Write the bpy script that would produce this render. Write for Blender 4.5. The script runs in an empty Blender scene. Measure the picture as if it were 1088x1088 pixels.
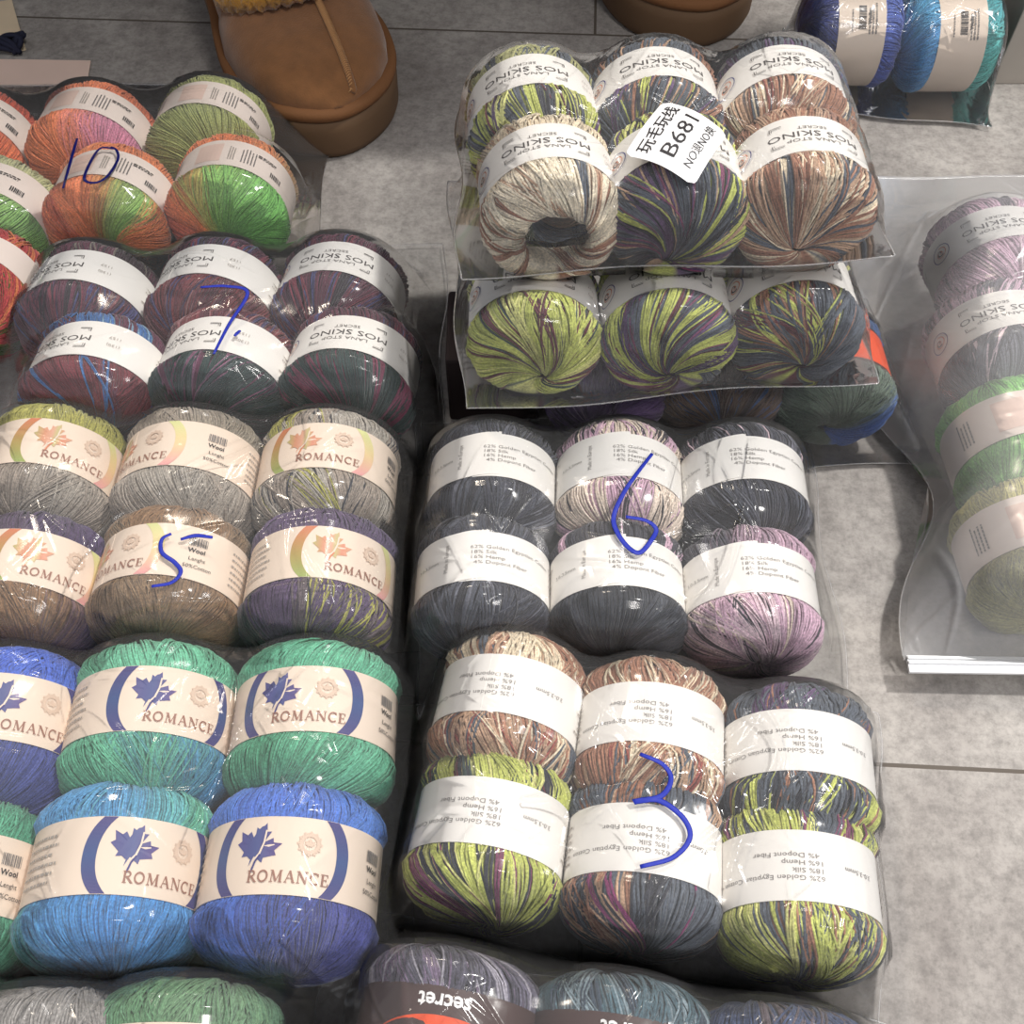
import bpy, math, random
import numpy as np
from mathutils import Vector, Matrix, Euler

# ------------------------------------------------------------------ camera
H = 0.52                                   # camera height (m)
F = 1110.0                                 # focal length in pixels of the 1088 frame
PITCH = math.radians(57.5)
SP, CP = math.sin(PITCH), math.cos(PITCH)
scene = bpy.context.scene
cam_data = bpy.data.cameras.new('camera')
cam_data.sensor_width = 36.0
cam_data.lens = F / 1088.0 * 36.0
cam_data.clip_start = 0.01
camera = bpy.data.objects.new('camera', cam_data)
camera.location = (0, 0, H)
camera.rotation_euler = (math.pi / 2 - PITCH, 0, 0)
scene.collection.objects.link(camera)
scene.camera = camera
# ------------------------------------------------------------------ world, lights, exposure
world = bpy.data.worlds.new('shop_ambient')
scene.world = world
world.use_nodes = True
bg = world.node_tree.nodes['Background']
bg.inputs[0].default_value = (0.93, 0.94, 1.0, 1)
bg.inputs[1].default_value = 0.58


def area(name, loc, target, size, power, col, size_y=None, spread=180):
    l = bpy.data.lights.new(name, 'AREA')
    l.energy = power
    l.color = col
    l.size = size
    l.spread = math.radians(spread)
    if size_y:
        l.shape = 'RECTANGLE'
        l.size_y = size_y
    o = bpy.data.objects.new(name, l)
    o.location = loc
    o.rotation_euler = (Vector(target) - Vector(loc)).to_track_quat('-Z', 'Y').to_euler()
    scene.collection.objects.link(o)
    return o


area('ceiling_spotlight', (1.15, 0.72, 2.3), (0.25, 0.2, 0), 0.13, 43, (1.0, 0.965, 0.92))
area('ceiling_lamp', (-0.75, 2.0, 2.5), (0.0, 0.3, 0), 0.25, 20, (1.0, 0.86, 0.70))
area('ceiling_lamp', (0.45, 2.3, 2.6), (0.1, 0.2, 0), 0.16, 16, (1.0, 0.95, 0.9), 0.9)
area('ceiling_lamp', (0.9, -0.9, 2.4), (0.1, 0.2, 0), 0.5, 9, (1.0, 0.96, 0.93), None, 110)
scene.view_settings.view_transform = 'Standard'
scene.view_settings.look = 'None'
scene.view_settings.gamma = 1.0
scene.view_settings.use_curve_mapping = False
scene.view_settings.exposure = 0.0
scene.cycles.transparent_max_bounces = 20
scene.cycles.max_bounces = 7
scene.cycles.caustics_reflective = False
scene.cycles.caustics_refractive = False


# ------------------------------------------------------------------ helpers
def P(px, py, h=0.0):
    """point of the place at height h that the photograph shows at pixel (px, py)"""
    u, v = (px - 544) / F, (py - 544) / F
    t = (H - h) / (SP + v * CP)
    return Vector((u * t, (CP - v * SP) * t, h))


def link(o, parent=None):
    scene.collection.objects.link(o)
    if parent:
        o.parent = parent
    return o


def tag(o, label=None, cat=None, group=None, kind=None):
    if label: o['label'] = label
    if cat: o['category'] = cat
    if group: o['group'] = group
    if kind: o['kind'] = kind
    return o


def empty(name, loc, rot=(0, 0, 0), scale=(1, 1, 1)):
    o = bpy.data.objects.new(name, None)
    o.empty_display_size = 0.02
    o.location, o.rotation_euler, o.scale = loc, rot, scale
    return link(o)


def fast_mesh(name, verts, faces, mats, smooth=True, colors=None, mat_idx=None):
    """verts (n,3), faces (m,k) int array (all the same size) or list of lists"""
    me = bpy.data.meshes.new(name)
    verts = np.asarray(verts, dtype=np.float32)
    if isinstance(faces, np.ndarray):
        m, k = faces.shape
        me.vertices.add(len(verts))
        me.vertices.foreach_set('co', verts.ravel())
        me.loops.add(m * k)
        me.loops.foreach_set('vertex_index', faces.astype(np.int32).ravel())
        me.polygons.add(m)
        me.polygons.foreach_set('loop_start', np.arange(0, m * k, k, dtype=np.int32))
        me.update(calc_edges=True)
    else:
        me.from_pydata([tuple(map(float, v)) for v in verts], [], faces)
    me.polygons.foreach_set('use_smooth', np.full(len(me.polygons), smooth, dtype=bool))
    if colors is not None:
        ca = me.color_attributes.new('fibre', 'FLOAT_COLOR', 'POINT')
        c4 = np.ones((len(verts), 4), dtype=np.float32)
        c4[:, :3] = colors
        ca.data.foreach_set('color', c4.ravel())
    for mt in (mats if isinstance(mats, (list, tuple)) else [mats]):
        me.materials.append(mt)
    if mat_idx is not None:
        me.polygons.foreach_set('material_index', np.asarray(mat_idx, dtype=np.int32))
    me.update()
    return me


def grid_faces(nu, nv, wrap=False, off=0):
    """vertex index = i*nv + j"""
    i = np.arange(nu - 1)[:, None]
    j = np.arange(nv if wrap else nv - 1)[None, :]
    j2 = (j + 1) % nv
    a = i * nv + j; b = i * nv + j2; c = (i + 1) * nv + j2; d = (i + 1) * nv + j
    return np.stack([a + 0 * b, b + 0 * a, c, d], -1).reshape(-1, 4) + off


def lin(r, g, b):
    f = lambda c: ((c / 255 + 0.055) / 1.055) ** 2.4 if c > 10 else c / 255 / 12.92
    return (f(r), f(g), f(b))


# ------------------------------------------------------------------ materials
def new_mat(name):
    m = bpy.data.materials.new(name)
    m.use_nodes = True
    nt = m.node_tree
    return m, nt, nt.nodes['Principled BSDF']


def N(nt, t, **kw):
    n = nt.nodes.new(t)
    for k, v in kw.items():
        if k in n.inputs.keys():
            n.inputs[k].default_value = v
        else:
            setattr(n, k, v)
    return n


def flat_mat(name, rgb, rough=0.6, bump=0.0, scale=300, var=0.0, sheen=0.0):
    m, nt, b = new_mat(name)
    b.inputs['Base Color'].default_value = (*lin(*rgb), 1)
    b.inputs['Roughness'].default_value = rough
    b.inputs['Specular IOR Level'].default_value = 0.3
    if sheen: b.inputs['Sheen Weight'].default_value = sheen
    if bump or var:
        tc = N(nt, 'ShaderNodeTexCoord')
        n = N(nt, 'ShaderNodeTexNoise', Scale=scale, Detail=4.0)
        nt.links.new(tc.outputs['Object'], n.inputs['Vector'])
        if bump:
            bp = N(nt, 'ShaderNodeBump', Strength=bump, Distance=0.001)
            nt.links.new(n.outputs['Fac'], bp.inputs['Height'])
            nt.links.new(bp.outputs[0], b.inputs['Normal'])
        if var:
            n2 = N(nt, 'ShaderNodeTexNoise', Scale=scale * 0.12, Detail=5.0)
            nt.links.new(tc.outputs['Object'], n2.inputs['Vector'])
            r = N(nt, 'ShaderNodeValToRGB')
            c = lin(*rgb)
            r.color_ramp.elements[0].position = 0.3
            r.color_ramp.elements[1].position = 0.7
            r.color_ramp.elements[0].color = (*[x * (1 - var) for x in c], 1)
            r.color_ramp.elements[1].color = (*[min(1, x * (1 + var)) for x in c], 1)
            nt.links.new(n2.outputs['Fac'], r.inputs[0])
            nt.links.new(r.outputs[0], b.inputs['Base Color'])
    return m


def yarn_material():
    m, nt, b = new_mat('wool_and_cotton_fibre')
    a = N(nt, 'ShaderNodeVertexColor', layer_name='fibre')
    tc = N(nt, 'ShaderNodeTexCoord')
    n = N(nt, 'ShaderNodeTexNoise', Scale=900.0, Detail=3.0)
    nt.links.new(tc.outputs['Object'], n.inputs['Vector'])
    mr = N(nt, 'ShaderNodeMapRange')
    mr.inputs['From Min'].default_value = 0.3; mr.inputs['From Max'].default_value = 0.7
    mr.inputs['To Min'].default_value = 0.68; mr.inputs['To Max'].default_value = 1.35
    nt.links.new(n.outputs['Fac'], mr.inputs[0])
    mx = N(nt, 'ShaderNodeVectorMath', operation='SCALE')
    nt.links.new(a.outputs['Color'], mx.inputs[0])
    nt.links.new(mr.outputs[0], mx.inputs['Scale'])
    nt.links.new(mx.outputs[0], b.inputs['Base Color'])
    b.inputs['Roughness'].default_value = 0.75
    b.inputs['Specular IOR Level'].default_value = 0.25
    b.inputs['Sheen Weight'].default_value = 0.25
    b.inputs['Sheen Roughness'].default_value = 0.5
    bp = N(nt, 'ShaderNodeBump', Strength=0.6, Distance=0.0006)
    nt.links.new(n.outputs['Fac'], bp.inputs['Height'])
    nt.links.new(bp.outputs[0], b.inputs['Normal'])
    return m


def film_material(name, haze, rough=0.12, spec=1.0, bump=0.21, bscale=30.0):
    """clear plastic film: see-through, glossy, slightly milky"""
    m, nt, b = new_mat(name)
    nt.nodes.remove(b)
    out = nt.nodes['Material Output']
    tc = N(nt, 'ShaderNodeTexCoord')
    mp = N(nt, 'ShaderNodeMapping'); mp.inputs['Scale'].default_value = (1.0, 0.45, 1.0)
    mp.inputs['Rotation'].default_value = (0, 0, 0.7)
    nt.links.new(tc.outputs['Object'], mp.inputs['Vector'])
    n1 = N(nt, 'ShaderNodeTexNoise', Scale=bscale, Detail=2.5, Distortion=0.9)
    n2 = N(nt, 'ShaderNodeTexNoise', Scale=bscale * 3.1, Detail=1.5, Distortion=0.6)
    nt.links.new(mp.outputs[0], n1.inputs['Vector']); nt.links.new(tc.outputs['Object'], n2.inputs['Vector'])
    ab = N(nt, 'ShaderNodeMath', operation='SUBTRACT'); ab.inputs[1].default_value = 0.5
    nt.links.new(n1.outputs['Fac'], ab.inputs[0])
    ab2 = N(nt, 'ShaderNodeMath', operation='ABSOLUTE')
    nt.links.new(ab.outputs[0], ab2.inputs[0])
    ad = N(nt, 'ShaderNodeMath', operation='MULTIPLY_ADD'); ad.inputs[1].default_value = 0.12
    nt.links.new(n2.outputs['Fac'], ad.inputs[0]); nt.links.new(ab2.outputs[0], ad.inputs[2])
    zone = N(nt, 'ShaderNodeTexNoise', Scale=11.0, Detail=1.0)
    nt.links.new(tc.outputs['Object'], zone.inputs['Vector'])
    zr = N(nt, 'ShaderNodeMapRange')
    zr.inputs['From Min'].default_value = 0.52; zr.inputs['From Max'].default_value = 0.68
    zr.inputs['To Min'].default_value = 0.35; zr.inputs['To Max'].default_value = 2.6
    nt.links.new(zone.outputs['Fac'], zr.inputs[0])
    zm = N(nt, 'ShaderNodeMath', operation='MULTIPLY')
    nt.links.new(ad.outputs[0], zm.inputs[0]); nt.links.new(zr.outputs[0], zm.inputs[1])
    ad = zm
    bp = N(nt, 'ShaderNodeBump', Strength=bump, Distance=0.010)
    nt.links.new(ad.outputs[0], bp.inputs['Height'])
    gl = N(nt, 'ShaderNodeBsdfGlossy', Roughness=rough); gl.inputs['Color'].default_value = (spec, spec, spec, 1)
    nt.links.new(bp.outputs[0], gl.inputs['Normal'])
    tr = N(nt, 'ShaderNodeBsdfTransparent'); tr.inputs['Color'].default_value = (0.992, 0.992, 0.99, 1)
    df = N(nt, 'ShaderNodeBsdfDiffuse'); df.inputs['Color'].default_value = (0.86, 0.86, 0.87, 1)
    m1 = N(nt, 'ShaderNodeMixShader'); m1.inputs[0].default_value = haze
    nt.links.new(tr.outputs[0], m1.inputs[1]); nt.links.new(df.outputs[0], m1.inputs[2])
    fr = N(nt, 'ShaderNodeFresnel', IOR=1.30)
    m2 = N(nt, 'ShaderNodeMixShader')
    nt.links.new(fr.outputs[0], m2.inputs[0])
    nt.links.new(m1.outputs[0], m2.inputs[1]); nt.links.new(gl.outputs[0], m2.inputs[2])
    nt.links.new(m2.outputs[0], out.inputs[0])
    return m


def floor_material():
    m, nt, b = new_mat('grey_stone_tile')
    L = nt.links.new
    tc = N(nt, 'ShaderNodeTexCoord')
    mp = N(nt, 'ShaderNodeMapping')
    mp.vector_type = 'POINT'
    L(tc.outputs['Object'], mp.inputs['Vector'])
    n1 = N(nt, 'ShaderNodeTexNoise', Scale=9.0, Detail=8.0, Roughness=0.68, Distortion=0.5)
    n2 = N(nt, 'ShaderNodeTexNoise', Scale=110.0, Detail=6.0, Roughness=0.8)
    n3 = N(nt, 'ShaderNodeTexNoise', Scale=330.0, Detail=2.0, Roughness=0.6)
    for n in (n1, n2, n3): L(tc.outputs['Object'], n.inputs['Vector'])
    r1 = N(nt, 'ShaderNodeValToRGB')
    r1.color_ramp.elements[0].position = 0.30; r1.color_ramp.elements[0].color = (*lin(134, 128, 124), 1)
    r1.color_ramp.elements[1].position = 0.68; r1.color_ramp.elements[1].color = (*lin(184, 179, 173), 1)
    L(n1.outputs['Fac'], r1.inputs[0])
    mr = N(nt, 'ShaderNodeMapRange')
    mr.inputs['From Min'].default_value = 0.36; mr.inputs['From Max'].default_value = 0.58
    mr.inputs['To Min'].default_value = 0.70; mr.inputs['To Max'].default_value = 1.06
    L(n2.outputs['Fac'], mr.inputs[0])
    mr3 = N(nt, 'ShaderNodeMapRange')
    mr3.inputs['From Min'].default_value = 0.3; mr3.inputs['From Max'].default_value = 0.5
    mr3.inputs['To Min'].default_value = 0.86; mr3.inputs['To Max'].default_value = 1.0
    L(n3.outputs['Fac'], mr3.inputs[0])
    mu = N(nt, 'ShaderNodeMath', operation='MULTIPLY')
    L(mr.outputs[0], mu.inputs[0]); L(mr3.outputs[0], mu.inputs[1])
    sc = N(nt, 'ShaderNodeVectorMath', operation='SCALE')
    L(r1.outputs[0], sc.inputs[0]); L(mu.outputs[0], sc.inputs['Scale'])
    # joints between tiles, 1.2 x 0.6 m in running bond (object axes lie along the joints)
    sp = N(nt, 'ShaderNodeSeparateXYZ'); L(tc.outputs['Object'], sp.inputs[0])
    def math_(op, a, bb=None, c=None):
        n = N(nt, 'ShaderNodeMath', operation=op)
        for i, v in enumerate((a, bb, c)):
            if v is None: continue
            if isinstance(v, (int, float)): n.inputs[i].default_value = v
            else: L(v, n.inputs[i])
        return n.outputs[0]
    yr = math_('DIVIDE', sp.outputs['Y'], 0.617)
    row = math_('FLOOR', yr)
    fy = math_('PINGPONG', yr, 0.5)
    xs = math_('ADD', math_('DIVIDE', sp.outputs['X'], 1.234), math_('MULTIPLY', row, 0.5))
    fx = math_('PINGPONG', xs, 0.5)
    dy = math_('MULTIPLY', fy, 0.617); dx = math_('MULTIPLY', fx, 1.234)
    d = math_('MINIMUM', dx, dy)
    jm = math_('LESS_THAN', d, 0.0011)
    mix = N(nt, 'ShaderNodeMix', data_type='RGBA')
    L(jm, mix.inputs['Factor']); L(sc.outputs[0], mix.inputs['A'])
    mix.inputs['B'].default_value = (*lin(92, 84, 76), 1)
    L(mix.outputs['Result'], b.inputs['Base Color'])
    b.inputs['Roughness'].default_value = 0.55
    b.inputs['Specular IOR Level'].default_value = 0.25
    hb = math_('ADD', math_('MULTIPLY', n2.outputs['Fac'], 0.3), math_('MULTIPLY', math_('MINIMUM', d, 0.003), 250.0))
    bp = N(nt, 'ShaderNodeBump', Strength=0.25, Distance=0.001)
    L(hb, bp.inputs['Height']); L(bp.outputs[0], b.inputs['Normal'])
    return m


M_YARN = yarn_material()
M_FILM = film_material('clear_plastic_film', 0.04)
M_FILM_HAZY = film_material('milky_plastic_film', 0.20, rough=0.2, bump=0.2, bscale=20)
M_RIMFILM = film_material('doubled_plastic_film', 0.16, rough=0.2, bump=0.0)
M_PAPER_W = flat_mat('white_label_paper', (236, 233, 228), 0.5, var=0.02)
M_PAPER_C = flat_mat('cream_label_paper', (232, 214, 196), 0.5, var=0.02)
M_PAPER_P = flat_mat('pale_pink_label_paper', (232, 218, 208), 0.5, var=0.02)
M_PAPER_B = flat_mat('dark_brown_label_paper', (74, 56, 54), 0.5)
M_INK = flat_mat('blue_marker_ink', (32, 48, 162), 0.5)
M_INK_D = flat_mat('dark_blue_marker_ink', (22, 26, 92), 0.35)
M_BLACK = flat_mat('black_print', (42, 40, 42), 0.5)
M_GREY = flat_mat('grey_print', (118, 114, 112), 0.5)
M_DGREY = flat_mat('dark_grey_print', (72, 68, 68), 0.5)
M_GREY2 = flat_mat('faded_grey_print', (140, 136, 134), 0.5)
M_LGREY = flat_mat('light_grey_print', (168, 160, 152), 0.5)
M_BROWNP = flat_mat('brown_print', (150, 108, 92), 0.5)
M_NAVY = flat_mat('navy_print', (58, 58, 122), 0.5)
M_BEIGE = flat_mat('beige_print', (214, 190, 170), 0.5)
M_PINKP = flat_mat('pink_panel_print', (226, 198, 184), 0.5)
M_ORANGE = flat_mat('orange_print', (226, 84, 44), 0.5)
M_WHITEP = flat_mat('white_print', (236, 236, 236), 0.5)
M_RUSTP = flat_mat('rust_print', (208, 128, 92), 0.5)
M_STICKER = flat_mat('white_sticker', (244, 243, 242), 0.35)


def gradient_print(name, stops, axis='X', span=0.05, mid=0.0):
    m, nt, b = new_mat(name)
    uv = N(nt, 'ShaderNodeAttribute', attribute_name='flat_pos')
    s = N(nt, 'ShaderNodeSeparateXYZ'); nt.links.new(uv.outputs['Vector'], s.inputs[0])
    mr = N(nt, 'ShaderNodeMapRange')
    mr.inputs['From Min'].default_value = mid - span; mr.inputs['From Max'].default_value = mid + span
    nt.links.new(s.outputs[axis], mr.inputs[0])
    r = N(nt, 'ShaderNodeValToRGB')
    while len(r.color_ramp.elements) < len(stops): r.color_ramp.elements.new(0.5)
    for e, (p, c) in zip(r.color_ramp.elements, stops):
        e.position = p; e.color = (*lin(*c), 1)
    nt.links.new(mr.outputs[0], r.inputs[0]); nt.links.new(r.outputs[0], b.inputs['Base Color'])
    b.inputs['Roughness'].default_value = 0.5
    return m


M_RAINBOW = gradient_print('rainbow_leaf_print', [(0, (172, 168, 104)), (.3, (206, 142, 110)), (.5, (212, 160, 134)), (.62, (194, 184, 130)), (.8, (210, 140, 114)), (1, (214, 160, 130))], 'X', 0.0105, -0.0115)
M_RING_R = gradient_print('rainbow_ring_print', [(0, (150, 168, 92)), (.5, (176, 150, 84)), (1, (206, 120, 84))], 'Y', 0.019)
M_RING_N = gradient_print('navy_ring_print', [(0, (64, 58, 118)), (.5, (52, 78, 132)), (1, (66, 58, 120))], 'Y', 0.019)
M_RING_P = gradient_print('pastel_ring_print', [(0, (226, 160, 160)), (.5, (226, 200, 150)), (1, (212, 216, 150))], 'Y', 0.019)
M_LEAFN = gradient_print('navy_leaf_print', [(0, (70, 64, 128)), (.5, (66, 78, 134)), (1, (84, 66, 128))], 'X', 0.0105, -0.0115)

# ------------------------------------------------------------------ flat print designs (metres, x along the band, y across it)
_fonts = {}


def text_geo(s, size, x=0, y=0, align='CENTER', rot=0, bold=0.0, sx=1.0):
    cu = bpy.data.curves.new('t', 'FONT')
    cu.body = s
    cu.size = size
    cu.align_x = align
    cu.align_y = 'CENTER'
    cu.resolution_u = 2
    cu.offset = bold
    o = bpy.data.objects.new('t', cu)
    scene.collection.objects.link(o)
    dg = bpy.context.evaluated_depsgraph_get()
    me = o.evaluated_get(dg).to_mesh()
    v = np.array([tuple(q.co[:2]) for q in me.vertices]).reshape(-1, 2)
    f = [list(p.vertices) for p in me.polygons]
    o.evaluated_get(dg).to_mesh_clear()
    bpy.data.objects.remove(o)
    bpy.data.curves.remove(cu)
    v[:, 0] *= sx
    c, s_ = math.cos(rot), math.sin(rot)
    v = v @ np.array([[c, s_], [-s_, c]])
    return v + np.array([x, y]), f


def rect_geo(x0, y0, x1, y1, n=1):
    xs = np.linspace(x0, x1, n + 1)
    v, f = [], []
    for k, xx in enumerate(xs): v += [(xx, y0), (xx, y1)]
    for k in range(n): f.append([2 * k, 2 * k + 2, 2 * k + 3, 2 * k + 1])
    return np.array(v), f


def stroke_geo(pts, w, closed=False):
    p = np.array(pts, float)
    if closed: d = np.roll(p, -1, 0) - np.roll(p, 1, 0)
    else: d = np.gradient(p, axis=0)
    d /= np.linalg.norm(d, axis=1)[:, None] + 1e-12
    n = np.stack([-d[:, 1], d[:, 0]], 1)
    w = np.asarray(w) * np.ones(len(p))
    v = np.empty((2 * len(p), 2))
    v[0::2] = p - n * w[:, None] / 2; v[1::2] = p + n * w[:, None] / 2
    m = len(p)
    f = []
    for k in range(m if closed else m - 1):
        a, b = 2 * k, 2 * ((k + 1) % m)
        f.append([a, b, b + 1, a + 1])
    return v, f


def arc(cx, cy, rx, ry, a0, a1, n=24):
    a = np.radians(np.linspace(a0, a1, n))
    return np.stack([cx + rx * np.cos(a), cy + ry * np.sin(a)], 1)


def barcode(x, y, w, h, seed=1, rot=False):
    r = random.Random(seed); out = []; c = -w / 2
    while c < w / 2:
        t = r.choice([.0003, .0005, .0008]); 
        a, b = (c, min(w / 2, c + t))
        if rot: out.append(rect_geo(x - h / 2, y + a, x + h / 2, y + b))
        else: out.append(rect_geo(x + a, y - h / 2, x + b, y + h / 2))
        c += t + r.choice([.0003, .0005])
    return out


def text_rows(x, y, w, rows, pitch, h, seed, vertical=False):
    """lines of tiny print, too small in the photo to be read: short dashes"""
    r = random.Random(seed); out = []
    for k in range(rows):
        c = -w / 2; e = w / 2 * r.uniform(.55, 1)
        while c < e:
            t = r.uniform(.0008, .0028); t = min(t, e - c + .0001)
            o = (k - (rows - 1) / 2) * pitch
            if vertical: out.append(rect_geo(x + o - h / 2, y + c, x + o + h / 2, y + c + t))
            else: out.append(rect_geo(x + c, y - o - h / 2, x + c + t, y - o + h / 2, 2))
            c += t + .0006
    return out


def serif_word(word, size, x, y, gap=.12):
    """capital serif lettering built from thick and thin strokes"""
    S = size; T, t = .17, .065
    def L(a, b, w): return [np.array([a, ((a[0] + b[0]) / 2, (a[1] + b[1]) / 2), b]), w]
    G = {
        'R': (.78, [L((.16, 0), (.16, 1), T), L((0, .02), (.34, .02), t), L((0, .98), (.3, .98), t), [arc(.3, .74, .3, .245, 90, -90, 10), .13], L((.16, .97), (.34, .97), t), L((.16, .5), (.34, .5), t), L((.36, .48), (.74, .02), .16), L((.64, .02), (.86, .02), t)]),
        'O': (.92, [[arc(.44, .5, .37, .46, 0, 360, 22), .14]]),
        'M': (1.08, [L((.14, 0), (.18, 1), .07), L((0, .02), (.28, .02), t), L((.04, .98), (.26, .98), t), L((.2, 1), (.53, .06), .15), L((.53, .06), (.88, 1), .07), L((.88, 0), (.86, 1), T), L((.72, .02), (1.04, .02), t), L((.82, .98), (1.02, .98), t)]),
        'A': (.88, [L((.1, 0), (.42, 1), .07), L((.42, 1), (.76, 0), .16), L((.2, .36), (.62, .36), t), L((0, .02), (.24, .02), t), L((.62, .02), (.9, .02), t)]),
        'N': (.94, [L((.14, 0), (.14, 1), .07), L((.14, 1), (.78, 0), .16), L((.78, 0), (.78, 1), .07), L((0, .02), (.28, .02), t), L((0, .98), (.22, .98), t), L((.64, .98), (.92, .98), t)]),
        'C': (.84, [[arc(.46, .5, .38, .46, 48, 312, 18), .14], L((.72, .98), (.72, .7), t)]),
        'E': (.74, [L((.16, 0), (.16, 1), T), L((0, .02), (.62, .02), t), L((0, .98), (.6, .98), t), L((.16, .52), (.48, .52), t), L((.62, 0), (.64, .26), t), L((.6, .76), (.6, 1), t), L((.48, .4), (.48, .64), t)]),
    }
    w = sum(G[c][0] + gap for c in word) * S
    cx = x - w / 2; out = []
    for c in word:
        adv, st = G[c]
        for pts, ww in st:
            v, f = stroke_geo(np.array(pts), ww)
            out.append((v * S + np.array([cx, y - S / 2]), f))
        cx += (adv + gap) * S
    return out


LEAF = [(0, -0.9), (0.06, -0.42), (0.5, -0.6), (0.48, -0.38), (0.95, -0.12), (0.8, 0.05), (1.0, 0.44), (0.64, 0.36), (0.54, 0.54), (0.22, 0.24), (0.36, 0.78), (0.17, 0.72), (0, 1.08), (-0.17, 0.72), (-0.36, 0.78), (-0.22, 0.24), (-0.54, 0.54), (-0.64, 0.36), (-1.0, 0.44), (-0.8, 0.05), (-0.95, -0.12), (-0.48, -0.38), (-0.5, -0.6), (-0.06, -0.42)]


def leaf_geo(x, y, s, rot):
    c, sn = math.cos(rot), math.sin(rot)
    v = np.array([(0, 0)] + LEAF)
    v = v @ np.array([[c, sn], [-sn, c]]) * s + np.array([x, y])
    n = len(LEAF)
    f = [[0, 1 + k, 1 + (k + 1) % n] for k in range(n)]
    return v, f


def D(items, mat):  # tag a list of geos with a material
    return [(v, f, mat) for v, f in items]


def design_mos():
    o = []
    o += D([text_geo('MOS SKINO', .0080, 0, 0, sx=1.12)], M_DGREY)
    o += D([text_geo('LANA STOP', .0044, 0.001, .0066, sx=1.15)], M_GREY)
    o += D([text_geo('SECRET', .0040, 0.001, -.0066, sx=1.1)], M_GREY)
    for sx in (-1, 1):
        for sy in (-1, 1):
            x, y = sx * .0215, sy * .0108
            if sy > 0 or True:
                o += D([rect_geo(min(x, x - sx * .006), y - .0003, max(x, x - sx * .006), y + .0003, 3), rect_geo(x - .0003, min(y, y - sy * .0036), x + .0003, max(y, y - sy * .0036)),
                        rect_geo(min(x - sx * .001, x - sx * .006), y - sy * .0011 - .00015, max(x - sx * .001, x - sx * .006), y - sy * .0011 + .00015, 3), rect_geo(x - sx * .001 - .00015, min(y - sy * .001, y - sy * .0036), x - sx * .001 + .00015, max(y - sy * .001, y - sy * .0036))], M_GREY)
    cx = .0395
    o += D([stroke_geo(arc(cx, 0, .0068, .0085, 0, 360, 40), .0006)], M_NAVY)
    a = np.linspace(0.5, 11, 60); r = .00045 * a
    o += D([stroke_geo(np.stack([cx + r * np.cos(a), r * 1.15 * np.sin(a)], 1), .0006)], M_RUSTP)
    a = np.linspace(0, 6.5, 30); r = .0005 * a
    o += D([stroke_geo(np.stack([cx + r * np.cos(a + 2), -.001 + r * 1.15 * np.sin(a + 2)], 1), .001)], M_BLACK)
    o += D([text_geo('(130)', .0036, -.036, .004), text_geo('1157', .0036, -.036, -.004)], M_LGREY)
    o += D(text_rows(.075, 0, .03, 5, .004, .0012, 4), M_LGREY)
    o += D(text_rows(-.075, 0, .03, 5, .004, .0012, 5), M_LGREY)
    return o


def design_romance(navy):
    o = []
    leaf = M_LEAFN if navy else M_RAINBOW
    ring = M_RING_N if navy else M_RING_R
    ring2 = M_RING_N if navy else M_RING_P
    hb = .0188
    for sgn, mt in ((-1, ring), (1, ring2)):
        ys = np.linspace(-hb, hb, 22)
        xi = .0275 * (1 - (np.abs(ys) / .027) ** 2.2) ** .5
        xo = xi + .0066
        v = np.empty((44, 2)); v[0::2, 0] = sgn * xi; v[1::2, 0] = sgn * xo; v[0::2, 1] = ys; v[1::2, 1] = ys
        o.append((v, [[2 * k, 2 * k + 1, 2 * k + 3, 2 * k + 2] for k in range(21)], mt))
    lx, ly = -.0115, .004
    o += D([leaf_geo(lx, ly, .0112, -.30)], leaf)
    # bird standing in front of the leaf, cut out by a pale line
    bird = np.array([(-.0062, -.0030), (-.003, .0035), (-.0005, .0078), (.0012, .0098), (.0026, .0102), (.0034, .0086), (.0026, .0055), (.0022, .001), (.0008, -.0038), (-.0026, -.0062)])
    o.append((np.vstack([[(-.0006, .001)], bird]) + (lx, ly), [[0, 1 + k, 1 + (k + 1) % 10] for k in range(10)], leaf))
    o += D([stroke_geo([(lx + .0038, ly + .0080), (lx + .0034, ly + .002), (lx + .0018, ly - .0035), (lx - .001, ly - .007), (lx - .0026, ly - .0125)], [.0008, .0009, .001, .0008, .0006])], M_PAPER_C)
    o += D([stroke_geo([(lx + .0022, ly - .004), (lx + .0002, ly - .0075), (lx - .0012, ly - .0125)], .0009)], M_NAVY if navy else M_RUSTP)
    o += D(serif_word('ROMANCE', .0056, .0058, -.0105), M_BROWNP)
    for k in range(6):
        a = math.pi * k / 6
        for d in (-1, 1):
            cx, cy = .0135 + d * .0042 * math.cos(a), .0060 + d * .0044 * math.sin(a)
            o += D([leaf_geo(cx, cy, .0020, a - math.pi / 2 if d > 0 else a + math.pi / 2)], M_BEIGE)
    o += D([leaf_geo(.0135, .006, .0026, 0)], M_BEIGE)
    o += D(barcode(.052, .008, .011, .006, 3), M_GREY)
    o += D([text_geo('Wool', .0042, .052, .0015, bold=.0001), text_geo('Lenght', .0036, .053, -.0045), text_geo('50%Cotton', .0036, .054, -.0100)], M_BLACK)
    o += D(text_rows(-.058, 0, .026, 6, .0046, .0013, 8), M_LGREY)
    o += D(text_rows(.09, 0, .03, 6, .0046, .0013, 9), M_LGREY)
    return o


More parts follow.
